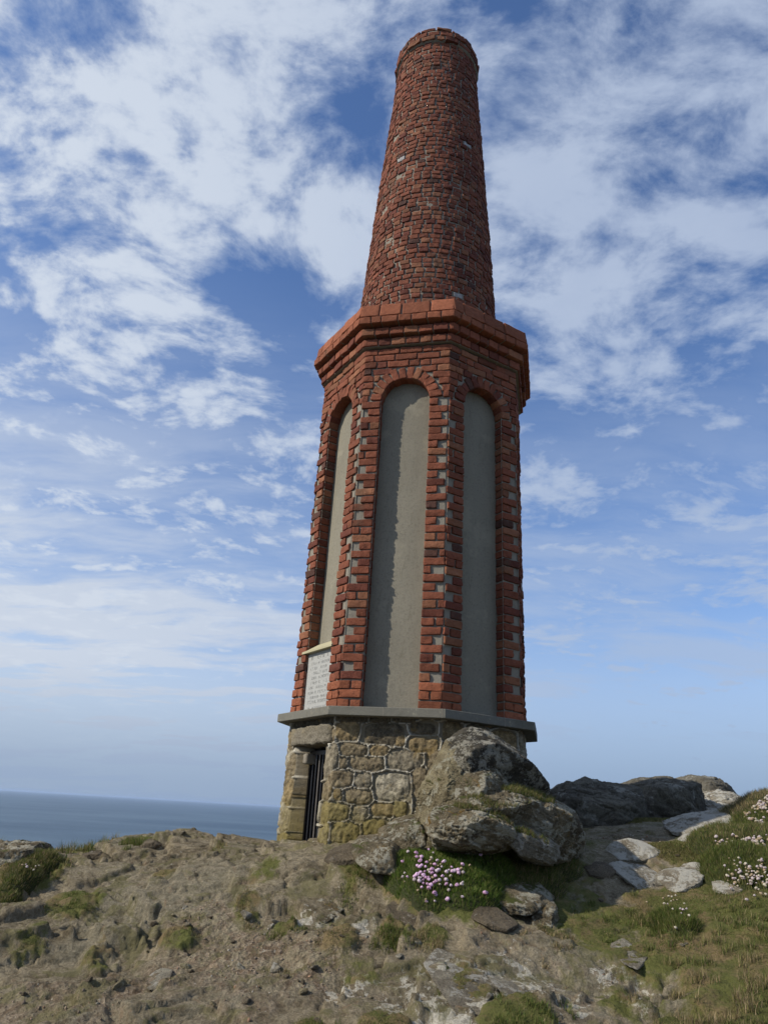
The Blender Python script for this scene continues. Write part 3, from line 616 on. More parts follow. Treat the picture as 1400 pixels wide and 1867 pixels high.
for i, (a, b, c, d) in enumerate(SL):
    dx = np.abs(pw - a); dx = np.minimum(dx, 8 * SD - dx); q = ((dx / c) ** 3.2 + (np.abs(zw - b) / d) ** 3.2) ** (1 / 3.2)
    m = q < d1; d2 = np.where(m, d1, np.minimum(d2, q)); ci = np.where(m, i, ci); d1 = np.where(m, q, d1)
stone = 1 - sst(d1, .90, .97); rib = (1 - sst(d2 - d1, .07, .12)) * sst(d1, .95, 1.0)
hgt = stone * (.008 + .008 * (1 - np.clip(d1, 0, 1) ** 3) + .022 * fbm(wq + 3, 9, 4, .6) + .010 * fbm(wq + 3, 34, 3)) + (1 - stone) * (.002 + .006 * fbm(wq, 30, 3)) + rib * .020
hgt -= .018
kf = np.floor((pp + SIDE2) / SD).astype(int); sl = pp - kf * SD
# door opening in face 0
ds_ = np.minimum(np.minimum(sl + .215 + .012 * fbm(wq + 70, 8, 3), .232 - sl + .012 * fbm(wq + 71, 8, 3)), np.minimum(.44 - zq, zq + .285)); opn = (kf == 0) & (ds_ > 0)
lint = (kf == 0) & (np.abs(sl - .01) < .325) & (zq > .44) & (zq < .578)
hgt = np.where(lint, -.035, hgt)
hgt = np.where(opn, -.21, hgt)
blend = sst(np.abs(sl), SIDE2 - .035, SIDE2 + .0001) * .5; tb = ANG + R_(-45) + R_(45) * (kf + blend * np.sign(sl))
ta = ANG + R_(-45) + R_(45) * kf; RBs = 1.0 + .02 * sst(zq, .3, -.5)
px_ = TX + np.sin(ta) * RBs * APO + np.cos(ta) * sl * RBs + np.sin(tb) * hgt; py_ = TY - np.cos(ta) * RBs * APO + np.sin(ta) * sl * RBs - np.cos(tb) * hgt
sc_w = SC[ci]; mcw = np.where(rib[:, None] > .4, np.array([[.50, .465, .38]]), np.array([[0.19, .165, .12]])); tcol = np.c_[sc_w * stone[:, None] + mcw * (1 - stone[:, None]), stone]; tcol[opn] = (.12, .095, .06, 1)  # opening tinted darker than the stones, painting in the shade inside
part('stone_base', mesh('stone_base', np.c_[px_, py_, zq], grid_faces(npz, nzz, True), [WST], col=tcol))
bm_ = Acc()
def rock_box(acc, k, s0, s1, z0, z1, o0, o1, amp=.01, n=14, m=0, p=5.0):
    bm = bmesh.new(); bmesh.ops.create_cube(bm, size=2); bmesh.ops.subdivide_edges(bm, edges=bm.edges[:], cuts=n, use_grid_fill=True)
    V = np.array([v.co[:] for v in bm.verts]); F = np.array([[v.index for v in f.verts] for f in bm.faces]); bm.free()
    L = (np.abs(V) ** p).sum(1) ** (1 / p); V = V / L[:, None]
    s = (s0 + s1) / 2 + V[:, 0] * (s1 - s0) / 2; z = (z0 + z1) / 2 + V[:, 2] * (z1 - z0) / 2; o = (o0 + o1) / 2 - V[:, 1] * (o1 - o0) / 2
    Pq = fp(k, s, z, 1.0, o); nr_ = V / np.linalg.norm(V, axis=1)[:, None]; dd = amp * fbm(Pq, 9, 4, .6); n_, t_ = fr_(k)
    Pq = Pq + (t_[None] * nr_[:, :1] + np.array([[0, 0, 1.]]) * nr_[:, 2:] - n_[None] * nr_[:, 1:2]) * dd[:, None]
    acc.add(Pq, F, (1, 1, 1), m)
rock_box(bm_, 0, -.315, .325, .436, .582, -.22, .022, .035, 22, p=9)
part('lintel', bm_.build('lintel', [GRAN]))
# barred gate
def gbox(acc, k, s0, s1, z0, z1, o0, o1):
    P = np.array([fp(k, s, z, 1.0, o) for s in (s0, s1) for z in (z0, z1) for o in (o0, o1)])
    acc.add(P, np.array([[0, 1, 3, 2], [4, 6, 7, 5], [0, 4, 5, 1], [2, 3, 7, 6], [0, 2, 6, 4], [1, 5, 7, 3]]))
gt = Acc(); gbox(gt, 0, -.235, .24, -.30, .45, -.19, -.165)  # near-black sheet behind the bars, painted shade for the dark inside
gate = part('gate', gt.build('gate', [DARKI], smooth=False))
gf = Acc()
for a in ((-.22, .23, .38, .41, -.14, -.12), (-.22, .23, -.27, -.24, -.14, -.12), (-.22, -.195, -.24, .38, -.14, -.12), (.205, .23, -.24, .38, -.14, -.12)): gbox(gf, 0, *a)
o = obj('frame', gf.build('frame', [IRON], smooth=False), gate)
for i in range(7):
    s = -.16 + .052 * i; b_ = Acc(); aa = np.linspace(0, 2 * np.pi, 10, endpoint=False)
    V = np.array([fp(0, s + .008 * math.cos(t), z, 1.0, -.13 + .008 * math.sin(t)) for t in aa for z in np.linspace(-.24, .38, 3)]); b_.add(V, grid_faces(10, 3, True))
    obj('bar', b_.build('bar', [RUST if i in (2, 5) else IRON]), gate)
hb = Acc(); rock_box(hb, 0, -.215, -.15, 0.31, .39, -.17, -.06, .004, 6, p=8); obj('hinge_block', hb.build('hinge_block', [MORTAR]), gate)

# --- inscribed plaque and its sill in the left panel
pl = Acc(); gbox(pl, 0, -PW - .004, PW + .004, ZB + .001, 1.155, -.10, -.028)
ri = random.Random(3); z = 1.10
for r in range(11):
    hh = .020 if r not in (0, 9) else .026; s = -.165 + ri.uniform(0, .05); e_ = .165 - ri.uniform(0, .05)
    while s < e_:
        wdt = ri.uniform(.008, .016)
        if ri.random() > .18:
            for q in range(ri.choice((2, 2, 3))):
                if ri.random() < .55: x0 = s + ri.uniform(0, wdt - .003); gbox(pl, 0, x0, x0 + .003, z, z + hh, -.029, -.0272)
                else: z0 = z + ri.choice((0, .5, .85)) * hh; gbox(pl, 0, s, s + wdt, z0, z0 + .003, -.029, -.0270)
        s += wdt + .006
    z -= hh + .018
for q in range(1, len(pl.M[4])): pl.M[4][q] = np.ones(len(pl.M[4][q]))
part('plaque', pl.build('plaque', [PLQ, m_plain('cut_lettering', (.16, .16, .15))], smooth=False))
sl_ = Acc(); P = np.array([fp(0, s, z, 1.0, o) for s in (-PW - .05, PW + .03) for z, o in ((1.156, .012), (1.172, .012), (1.245, -.10), (1.156, -.10))])
sl_.add(P, np.array([[0, 4, 5, 1], [1, 5, 6, 2], [2, 6, 7, 3], [3, 7, 4, 0], [0, 1, 2, 3], [7, 6, 5, 4]])); part('sill', sl_.build('sill', [SILL], smooth=False))

# ------------------------------------------------------------------ rocks
_ic = {}
def ico(n):
    if n not in _ic:
        bm = bmesh.new(); bmesh.ops.create_icosphere(bm, subdivisions=n, radius=1); _ic[n] = (np.array([v.co[:] for v in bm.verts]), np.array([[v.index for v in f.verts] for f in bm.faces])); bm.free()
    return _ic[n]
def hull_rock(pts, sub=6, seed=0, p=60, amp=.06, fine=.02, strata=.0, nf=9):
    pts = np.array(pts, float); c = pts.mean(0); bm = bmesh.new()
    for q in pts: bm.verts.new(q)
    bmesh.ops.convex_hull(bm, input=bm.verts[:]); bmesh.ops.triangulate(bm, faces=bm.faces[:]); pl_ = []
    for f in bm.faces:
        n = np.array(f.normal[:]); q = np.array(f.verts[0].co[:]); h = n @ (q - c)
        if h < 0: n, h = -n, -h
        pl_.append((n, max(h, .004)))
    bm.free(); rg_ = np.random.default_rng(seed * 7 + 1)
    for _ in range(nf):                   # a few fracture planes
        n = rg_.normal(size=3); n /= np.linalg.norm(n); hm = max(((pts - c) @ n).max(), .01); pl_.append((n, hm * rg_.uniform(.66, .9)))
    N = np.array([a for a, _ in pl_]); Hh = np.array([h for _, h in pl_])
    D, F = ico(sub); D = D + .10 * np.c_[perlin(D * 1.7 + seed), perlin(D * 1.7 + seed + 40), perlin(D * 1.7 + seed + 80)]; D = D / np.linalg.norm(D, axis=1)[:, None]; t = np.clip(D @ N.T, 0, None) / Hh[None]; r = 1 / ((t ** p).sum(1) ** (1 / p)); size = r.mean()
    V = c + D * r[:, None]; o = seed * 13.7; f = 1 / size
    dd = amp * fbm(V + o, 1.3 * f, 5, .6, True) + fine * fbm(V + o + 5, 4 * f, 5, .65, True) + fine * .5 * fbm(V + o, 15 * f, 3, .6, True)
    for q_, (fq, am) in enumerate(((1.6, .055), (3.4, .03))):    # joints and cracks
        sv = (V + o) * np.array([1, 1, 1.8]); g_ = fbm(sv + 9 * q_, fq * f, 3, .5); dd = dd - am * np.exp(-(g_ / .035) ** 2)
    if strata:
        sq = (V[:, 2] + .35 * V[:, 0] + .1 * fbm(V + o, 1.5 * f, 3) * size) * 4.5 * f; fr = sq - np.floor(sq); dd = dd + strata * (fr - sst(fr, .8, 1) * fr)
    return c, V + D * (dd * size)[:, None] - c, F
def rock(name, label, outline, Yd, thick, m, cat='boulder', group=None, front=None, seed=1, sub=6, p=60, amp=.06, fine=.05, strata=.035, depthlean=0.0, bury=.025, nf=6, flat=1.0, sink=.004):
    o = np.array(outline, float); cu, cv_ = o.mean(0); pts = []
    if flat < 1:                        # stands where its sight line meets the ground
        for Yd in np.arange(3.0, 9, .02):
            q = at(cu, cv_, Yd)
            if q[2] < gz(q[0], q[1]): break
    vb = o[:, 1].max()
    for (u, v) in o:
        yy = Yd + depthlean * (vb - v) / 100; pts.append(at(u, v, yy)); pts.append(at(cu + (u - cu) * .55, cv_ + (v - cv_) * .55, yy - thick * .5)); pts.append(at(cu + (u - cu) * .75, cv_ + (v - cv_) * .75, yy) + np.array([0, thick * .6, 0]))
    lo = [q - np.array([0, 0, bury * Yd / 5]) + np.array([0, thick * .1, 0]) for q in pts if q[2] < np.mean([a[2] for a in pts])]; pts += lo
    if front: pts.append(at(*front))
    c, V, F = hull_rock(pts, sub, seed, p, amp, fine, strata, nf); V = V * np.array([1, 1, flat])
    if flat < 1:                        # bedded along the slope it lies on
        e = .09; sx, sy = (gz(c[0] + e, c[1]) - gz(c[0] - e, c[1])) / (2 * e), (gz(c[0], c[1] + e) - gz(c[0], c[1] - e)) / (2 * e); sx, sy = np.clip((sx, sy), -.32, .32)
        V[:, 2] += sx * V[:, 0] + sy * V[:, 1]; c = np.array([c[0], c[1], gz(c[0], c[1]) - sink])
    me = mesh(name, V, F, [m]); ob = obj(name, me, None, c); tag(ob, label, cat, group); return ob
OG = 'boulders piled against the monument base'
def rockp(name, label, pts, m, cat='boulder', group=None, seed=1, sub=7, amp=.04, fine=.03, strata=.02, nf=4):
    c, V, F = hull_rock([at(*q) for q in pts] + [q2 - np.array([0, 0, .035]) for q2 in [at(*q) for q in pts] if q2[2] < np.median([at(*q)[2] for q in pts])], sub, seed, 70, amp, fine, strata, nf); return tag(obj(name, mesh(name, V, F, [m]), None, c), label, cat, group)
rockp('boulder', 'large dark boulder with pale lichened crest leaning on the stone base, pointed towards the right', [(846, 1392, 4.70), (862, 1366, 4.72), (908, 1356, 4.80), (936, 1374, 4.88), (968, 1392, 4.95), (808, 1400, 4.85), (812, 1352, 5.0), (834, 1340, 5.0), (850, 1327, 5.1), (886, 1334, 5.15), (925, 1358, 5.25),
      (1000, 1430, 5.2), (992, 1458, 5.3), (940, 1450, 5.25), (860, 1450, 5.05), (812, 1440, 5.0), (900, 1345, 5.6), (980, 1420, 5.6), (940, 1480, 5.6), (830, 1470, 5.5)], ROCKD, group=OG, seed=1)
rockp('boulder', 'tall narrow ochre rock edge standing between the stone wall and the dark boulder', [(812, 1350, 5.0), (838, 1368, 4.85), (842, 1425, 4.72), (832, 1478, 4.7), (790, 1500, 4.75), (757, 1484, 4.85), (764, 1446, 4.92), (790, 1392, 5.0), (800, 1420, 4.72), (820, 1470, 5.2), (770, 1470, 5.2), (830, 1360, 5.3)], ROCKO, group=OG, seed=2, strata=.05)
rockp('boulder', 'rounded grey boulder nestling under the dark leaning boulder', [(832, 1415, 4.7), (848, 1399, 4.78), (880, 1391, 4.85), (908, 1402, 4.85), (928, 1430, 4.85), (915, 1462, 4.75), (850, 1466, 4.6), (828, 1445, 4.65), (870, 1420, 4.58), (905, 1432, 4.66), (880, 1440, 5.2), (850, 1430, 5.1)], ROCKT, group=OG, seed=3, nf=7)
rockp('boulder', 'mossy yellow-lichened boulder in the middle of the pile', [(818, 1458, 4.62), (845, 1440, 4.78), (890, 1432, 4.9), (940, 1428, 4.98), (988, 1450, 4.98), (1008, 1470, 4.95), (830, 1475, 4.5), (880, 1462, 4.5), (930, 1452, 4.58), (975, 1468, 4.62), (985, 1492, 4.75), (900, 1500, 4.72), (830, 1495, 4.66), (900, 1480, 5.2), (990, 1480, 5.2)], ROCKT, group=OG, seed=4, amp=.06, strata=.04)
rockp('boulder', 'low overhanging slab with a dark hollow beneath it above the pink flowers', [(764, 1486, 4.5), (800, 1479, 4.44), (850, 1484, 4.38), (900, 1496, 4.42), (938, 1514, 4.5), (780, 1469, 4.8), (860, 1462, 4.85), (915, 1474, 4.82), (790, 1512, 4.5), (850, 1528, 4.46), (905, 1535, 4.52), (800, 1536, 4.72), (870, 1546, 4.75), (930, 1536, 4.75), (930, 1500, 5.1), (780, 1500, 5.1)], ROCKT, group=OG, seed=5, amp=.06, strata=.05, nf=6)
rockp('boulder', 'broad lichen-spotted block at the right end of the pile', [(928, 1484, 4.72), (948, 1480, 4.68), (1000, 1470, 4.74), (1040, 1490, 4.82), (958, 1461, 5.05), (1005, 1455, 5.15), (1046, 1480, 5.15), (1062, 1520, 4.98), (1062, 1550, 5.1), (950, 1538, 4.78), (1010, 1560, 4.82), (935, 1510, 4.75), (1000, 1510, 4.68), (1050, 1540, 5.5), (950, 1530, 5.4)], ROCKT, group=OG, seed=6, amp=.06, strata=.05, nf=6)
rockp('boulder', 'angular rock wedged low between the pile and the grass, right of the overhanging slab', [(912, 1508, 4.6), (945, 1499, 4.75), (992, 1518, 4.8), (1024, 1546, 4.8), (1005, 1562, 4.66), (950, 1548, 4.52), (918, 1530, 4.55), (960, 1522, 4.52), (1000, 1540, 4.58), (960, 1560, 4.9), (1000, 1570, 4.9)], ROCKP, group=OG, seed=7, amp=.06, strata=.05, sub=6)
rockp('boulder', 'low brown rock at the foot of the stone wall, left of the grass cushion', [(640, 1545, 4.8), (656, 1524, 4.95), (700, 1518, 5.0), (728, 1528, 5.0), (740, 1556, 4.85), (722, 1584, 4.62), (675, 1578, 4.6), (650, 1560, 4.68), (668, 1540, 4.72), (712, 1548, 4.66), (690, 1570, 5.0), (720, 1575, 4.95)], ROCKT, group=OG, seed=8, amp=.06, strata=.05, sub=6)
rockp('boulder', 'dark mossy rock tucked under the corner of the stone wall', [(690, 1512, 4.95), (722, 1492, 5.05), (760, 1482, 5.05), (784, 1498, 4.95), (775, 1532, 4.78), (735, 1542, 4.8), (700, 1534, 4.86), (735, 1508, 4.82), (765, 1504, 4.82), (740, 1540, 5.1)], ROCKT, group=OG, seed=9, amp=.07, sub=6)
rockp('boulder', 'small rock stepping down beside the barred doorway', [(592, 1558, 4.95), (612, 1540, 5.1), (650, 1533, 5.12), (668, 1546, 5.0), (655, 1566, 4.85), (612, 1570, 4.84), (630, 1550, 4.95), (630, 1575, 5.1)], ROCKB, group=OG, seed=10, sub=6)
# far outcrop
rock('rock_outcrop', 'long dark outcrop on the skyline behind the boulder pile', [(985, 1475), (1000, 1447), (1032, 1431), (1075, 1425), (1110, 1428), (1150, 1432), (1180, 1440), (1190, 1500), (1110, 1530), (1030, 1545), (990, 1530)], 7.5, 1.1, ROCKF, 'rock outcrop', bury=.35, seed=21, sub=7, amp=.07, fine=.022, strata=.05)
rock('rock_outcrop', 'dark rounded hump in the middle of the skyline rocks', [(1125, 1440), (1150, 1427), (1195, 1421), (1240, 1424), (1275, 1432), (1285, 1470), (1200, 1500), (1130, 1500)], 8.3, 1.3, ROCKF, 'rock outcrop', bury=.35, seed=22, sub=7, amp=.06, fine=.022, strata=.05)
rock('rock_outcrop', 'highest grey hump of the skyline rocks, above the white weathered rock', [(1215, 1430), (1245, 1420), (1270, 1416), (1312, 1424), (1340, 1441), (1352, 1456), (1340, 1480), (1230, 1475)], 9.7, 1.2, ROCKF, 'rock outcrop', bury=.35, seed=23, sub=7, amp=.07, fine=.03)
rock('rock_outcrop', 'white weathered rock slope below the highest hump on the skyline', [(1230, 1476), (1270, 1452), (1318, 1437), (1352, 1452), (1372, 1475), (1350, 1502), (1270, 1508), (1232, 1500)], 8.5, 1.0, ROCKW, 'rock outcrop', bury=.35, seed=24, sub=7, amp=.10, fine=.05, strata=.07, depthlean=1.2)
rock('rock_outcrop', 'pale broken ledge just below the white weathered rock', [(1215, 1516), (1255, 1500), (1330, 1494), (1350, 1506), (1300, 1522), (1235, 1532)], 5.9, .4, ROCKW, 'rock outcrop', flat=.6, sink=-.01, seed=25, amp=.10, fine=.05, strata=.07)
PG = 'pale rocks set in the turf'
rock('pale_rock', 'smooth pale domed rock beside the path right of the boulder pile', [(1098, 1572), (1112, 1556), (1150, 1544), (1185, 1552), (1215, 1573), (1195, 1586), (1150, 1584), (1105, 1582)], 5.15, .11, ROCKW, 'rock', PG, flat=.55, sink=-.012, depthlean=.3, bury=.03, seed=31)
rock('pale_rock', 'wide flat white-lichened rock with dark undercut front', [(1110, 1606), (1130, 1594), (1185, 1592), (1215, 1606), (1210, 1630), (1160, 1638), (1118, 1622)], 4.68, .11, ROCKW, 'rock', PG, flat=.55, sink=-.012, depthlean=.3, bury=.03, seed=32, amp=.1, strata=.08)
rock('pale_rock', 'grey-white rock joined to the right of the wide flat rock', [(1195, 1606), (1225, 1596), (1262, 1606), (1290, 1622), (1275, 1645), (1220, 1645)], 4.7, .11, ROCKW, 'rock', PG, flat=.55, sink=-.012, depthlean=.3, bury=.03, seed=33, amp=.1, strata=.06)
rock('pale_rock', 'small pale rounded rock just above the grey-white rock', [(1240, 1592), (1262, 1584), (1288, 1596), (1296, 1608), (1270, 1614), (1245, 1606)], 4.9, .11, ROCKW, 'rock', PG, flat=.55, sink=-.012, depthlean=.3, bury=.03, seed=34)
rock('pale_rock', 'pale rock sloping into the turf below the white flowers', [(1300, 1616), (1325, 1610), (1350, 1622), (1362, 1638), (1335, 1646), (1305, 1634)], 4.62, .11, ROCKW, 'rock', PG, flat=.55, sink=-.012, depthlean=.3, bury=.03, seed=35, amp=.08)
rock('pale_rock', 'knobbly lichen-crusted stump of rock at the turf edge', [(958, 1690), (965, 1655), (990, 1643), (1012, 1655), (1015, 1690), (990, 1706)], 4.32, .25, ROCKT, 'rock', PG, flat=.65, sink=.0, seed=36, amp=.14, fine=.07)
rock('pale_rock', 'lichen-crusted rock shelf right of the grass cushion', [(868, 1648), (888, 1618), (920, 1606), (985, 1608), (1010, 1630), (985, 1652), (915, 1662)], 4.5, .45, ROCKT, 'rock', PG, flat=.65, sink=.0, seed=37, amp=.08, strata=.05)
rock('pale_rock', 'brown rock block split in two beneath the lichen-crusted shelf', [(860, 1685), (875, 1670), (920, 1668), (945, 1680), (940, 1700), (880, 1702)], 4.25, .2, ROCKB, 'rock', PG, flat=.65, sink=.0, seed=38)
rock('pale_rock', 'grey lichen-crusted rock lying under the band of fading flowers at the right edge', [(1292, 1540), (1315, 1524), (1360, 1524), (1400, 1532), (1440, 1545), (1400, 1556), (1330, 1556)], 5.3, .2, ROCKW, 'rock', PG, seed=39, flat=.6, sink=-.01, depthlean=.3)
rock('pale_rock', 'small pale rock beside the path midway up the slope', [(1240, 1540), (1262, 1524), (1300, 1528), (1285, 1546)], 6.1, .2, ROCKW, 'rock', PG, seed=40, flat=.6, sink=-.01, depthlean=.3)
rock('pale_rock', 'low broken rock lip above the wide flat rock on the path', [(1060, 1592), (1085, 1580), (1130, 1584), (1120, 1600), (1080, 1604)], 4.95, .14, ROCKB, 'rock', PG, seed=30, flat=.6, sink=-.01, depthlean=.3)
SG = 'flat slabs bedded in the foreground'
for lab, ol, Yd, mt, sd_ in [('long whitish slab bedded at the bottom edge right of centre', [(770, 1835), (790, 1815), (840, 1822), (905, 1850), (930, 1885), (840, 1890)], 3.5, ROCKP, 41), ('pale flake beside the long whitish slab', [(880, 1795), (920, 1790), (985, 1815), (990, 1835), (930, 1828)], 3.66, ROCKP, 42),
                             ('pale flat slab in the turf at lower right', [(1112, 1750), (1140, 1740), (1180, 1762), (1172, 1780), (1130, 1772)], 3.88, ROCKP, 43), ('thin pale blade of rock in the grass at right', [(1212, 1702), (1232, 1706), (1262, 1728), (1255, 1736), (1225, 1722)], 4.15, ROCKP, 44),
                             ('grey rock with a white face beside the yellow lichen', [(548, 1660), (575, 1644), (612, 1648), (628, 1680), (600, 1700), (560, 1690)], 4.32, ROCKT, 47), ('rounded brown rock beneath the cushion, left of the pale stump', [(700, 1690), (735, 1665), (775, 1670), (810, 1700), (805, 1730), (740, 1728), (705, 1712)], 4.2, ROCKB, 48),
                             ('broken white quartz rock in the centre foreground', [(635, 1700), (655, 1680), (690, 1684), (700, 1705), (670, 1720), (640, 1716)], 4.15, ROCKP, 49), ('flat light stone lying on the bare rock at lower left', [(258, 1800), (280, 1792), (308, 1802), (300, 1812), (265, 1810)], 3.75, ROCKP, 50)]:
    rock('flat_slab', lab, ol, Yd, .14, mt, 'rock slab', SG, seed=sd_, sub=6, amp=.08, fine=.04, strata=.06, depthlean=.6, bury=.02, flat=.30)
LG = 'rocks on the left skyline'
rock('skyline_rock', 'tilted dark rock with grassy side at the left edge of the skyline', [(-60, 1560), (-20, 1542), (40, 1537), (94, 1540), (95, 1566), (60, 1590), (0, 1600), (-50, 1600)], 5.55, .5, ROCKT, 'rock', LG, seed=51, strata=.08)
rock('skyline_rock', 'low dark flat rock on the skyline right of the tilted dark rock', [(135, 1568), (150, 1555), (185, 1552), (198, 1560), (190, 1572), (150, 1576)], 5.9, .4, ROCKB, 'rock', LG, seed=52, strata=.06)
rock('skyline_rock', 'pale-topped rock on the hump of the left skyline', [(245, 1545), (262, 1532), (285, 1530), (300, 1540), (285, 1552), (255, 1556)], 6.0, .35, ROCKB, 'rock', LG, seed=53)

from mathutils.bvhtree import BVHTree
def ledge_grass(names, N, h, wts, u0, u1, v0, v1, Y0, Y1):
    out = []
    for o in [o for o in bpy.data.objects if o.get('group') == OG]:
        co_ = np.empty(len(o.data.vertices) * 3, np.float32); o.data.vertices.foreach_get('co', co_); co_ = co_.reshape(-1, 3) + np.array(o.location)
        fa = np.empty(len(o.data.polygons) * 3, np.int32); o.data.loops.foreach_get('vertex_index', fa); out.append((co_, fa.reshape(-1, 3)))
    k = 0; VV = []; FF = []
    for a, b in out: VV.append(a); FF.append(b + k); k += len(a)
    t = BVHTree.FromPolygons(np.concatenate(VV).tolist(), np.concatenate(FF).tolist()); P = []
    r_ = random.Random(3)
    while len(P) < N and k > 0:
        k -= 1; q = at(r_.uniform(u0, u1), r_.uniform(v0, v1), r_.uniform(Y0, Y1)); hit = t.ray_cast(Vector((q[0], q[1], 2.0)), Vector((0, 0, -1)))
        if hit[0] is not None and hit[1].z > .70 and hit[0].z < .20 and hit[0].x > .25: P.append((hit[0].x, hit[0].y, hit[0].z))
    P = np.array(P); m = fbm(P + 3, 3.2, 3) > .0; P = P[m]; return blades(P[:, 0], P[:, 1], P[:, 2] - .006, h, .0014, .9, gcols(len(P), wts))
# loose stones
rl = random.Random(21); protos = []
for i in range(5):
    q = [np.array([rl.uniform(-1, 1), rl.uniform(-1, 1), rl.uniform(-.6, .6)]) for _ in range(11)]; c, V, F = hull_rock(q, 4, 60 + i, 16, .05, .05); protos.append((V / np.abs(V).max(), F))
def stone_at(x, y, r, mt, lab, grp, i):
    V, F = protos[i % 5]; o = obj('loose_stone', None if False else mesh('loose_stone', V * r, F, [mt])); o.location = (x, y, gz(x, y) + r * .2); o.rotation_euler = (rl.uniform(-.4, .4), rl.uniform(-.4, .4), rl.uniform(0, 6.28)); tag(o, lab, 'stone', grp)
for i, (u, v, Yd, r, mt) in enumerate([(393, 1808, 3.72, .022, ROCKO), (333, 1530, 6.05, .03, ROCKP)]):
    p = at(u, v, Yd); stone_at(p[0], p[1], r, mt, ['orange-tinted loose stone standing up on the bare rock', 'small white stone perched on the left skyline hump'][i], None, i)
CG = 'loose stones strewn over the bare rock'; n = 0
for (u, v, Yd, sr_, k) in [(370, 1650, 4.55, .22, 22), (430, 1690, 4.3, .25, 22), (140, 1790, 3.78, .2, 12), (220, 1755, 3.95, .12, 6), (480, 1815, 3.65, .25, 10), (560, 1740, 4.0, .25, 16), (690, 1780, 3.85, .3, 12), (1070, 1640, 4.6, .25, 8), (1170, 1540, 5.7, .3, 10), (900, 1790, 3.75, .3, 8)]:
    p = at(u, v, Yd)
    for _ in range(k // 2): stone_at(p[0] + rl.gauss(0, sr_), p[1] + rl.gauss(0, sr_ * .7), rl.choice((.010, .013, .017, .024, .03)) * rl.uniform(.8, 1.2), rl.choice((ROCKP, ROCKO, ROCKB, ROCKB)), 'small loose stone lying among others on the bare rock', CG, n); n += 1
# fine gravel: nobody could count it
gv = Acc(); RG = np.random.default_rng(9); V0, F0 = ico(1)
xq = RG.uniform(-3.2, 3.4, 150000); yq = RG.uniform(3.1, 6.2, 150000); keep = (samp(DG, xq, yq) > RG.uniform(.3, 8, len(xq))) & (samp(VG, xq, yq) < .4); xq, yq = xq[keep][:12000], yq[keep][:12000]
zq2 = samp(ZG, xq, yq); n = len(xq); sz = RG.gamma(2, .0012, n) + .0015; sh3 = RG.uniform(.6, 1.3, (n, 1, 3)) * sz[:, None, None]
Vg = V0[None] * sh3 * RG.uniform(.75, 1.25, (n, len(V0), 1)) + np.c_[xq, yq, zq2 + sz * .3][:, None]
cg = np.array([.20, .155, .11]) * RG.uniform(.5, 1.5, (n, 1)); cg[RG.random(n) < .12] = (.38, .34, .28); cg[RG.random(n) < .15] *= (1.2, .95, .85)
gv.add(Vg.reshape(-1, 3), (F0[None] + (np.arange(n) * len(V0))[:, None, None]).reshape(-1, 3), np.repeat(cg, len(V0), 0))
tag(obj('gravel', gv.build('gravel', [m_tint('gravel_bits', .9, .1)], False)), kind='stuff')

# ------------------------------------------------------------------ grass
RGs = np.random.default_rng(4)
def blades(x, y, z, hgt_, wid, lean, cols, base_n=None, name='grass'):
    n = len(x); a = RGs.uniform(0, 2 * np.pi, n); h = hgt_ * RGs.uniform(.5, 1.3, n); L = lean * RGs.uniform(.1, 1.2, n) * h
    b = np.c_[x, y, z]; d = np.c_[np.cos(a), np.sin(a), 0 * a]; pd = np.c_[-np.sin(a), np.cos(a), 0 * a] * (wid * RGs.uniform(.6, 1.3, n))[:, None]
    upv = np.tile([0, 0, 1.], (n, 1)) if base_n is None else base_n
    mid = b + upv * (h * .55)[:, None] + d * (L * .35)[:, None]; tip = b + upv * h[:, None] + d * L[:, None]; tip[:, 2] -= L * .15
    V = np.stack([b - pd, b + pd, mid + pd * .75, mid - pd * .75, tip], 1).reshape(-1, 3); k = np.arange(n)[:, None] * 5
    return V, np.concatenate([k + [0, 1, 2, 3]]), k + [3, 2, 4], np.repeat(cols, 5, 0)
def grass_obj(parts, name):
    acc = Acc()
    for V, Q, Tt, c in parts: acc.add(V, Q, c); acc.F[3].append(Tt + acc.n - len(V)); acc.M[3].append(np.zeros(len(Tt)))
    return acc.build(name, [GRASS])
GCOL = np.array([[.11, .135, .03], [.15, .16, .042], [.22, .19, .075], [.27, .20, .10], [.34, .26, .15], [.08, .12, .025]])
def gcols(n, wts): return GCOL[RGs.choice(len(GCOL), n, p=np.array(wts) / sum(wts))] * RGs.uniform(.7, 1.25, (n, 1))
parts_ = []
def field(x0, x1, y0, y1, N, h, wd_, lean, wts, thr=.35):
    x = RGs.uniform(x0, x1, N); y = RGs.uniform(y0, y1, N); v = samp(VG, x, y); hh = fbm(np.c_[x, y, 0 * x], 2.2, 3) ; k = v > thr + RGs.uniform(0, .35, N)
    x, y, hh, v = x[k], y[k], hh[k], v[k]; n = len(x); z = samp(ZG, x, y) - .004; c = gcols(n, wts)
    tone = sst(fbm(np.c_[x, y, 0 * x] + 30, 1.7, 4), -.2, .25)[:, None]; c = c * (1 - .42 * tone) + np.array([[.20, .145, .07]]) * RGs.uniform(.6, 1.3, (n, 1)) * .42 * tone
    parts_.append(blades(x, y, z, h * np.clip(.65 + 1.1 * hh, .35, 1.6) * (.5 + .5 * v), wd_, lean, c))
field(-3.4, 4.2, 3.0, 5.6, 560000, .017, .0012, 1.1, (4, 4, 2, 1, .6, 3))
field(.8, 4.2, 5.2, 8.0, 200000, .024, .0020, 1.0, (4, 4, 2, 1, .6, 3))
field(1.5, 8.0, 7.5, 12.0, 110000, .035, .004, .8, (4, 4, 2, 1, .6, 3))
field(-7.5, 0.0, 5.2, 8, 90000, .05, .003, .7, (2, 2, 2.5, 2, 2, 2))
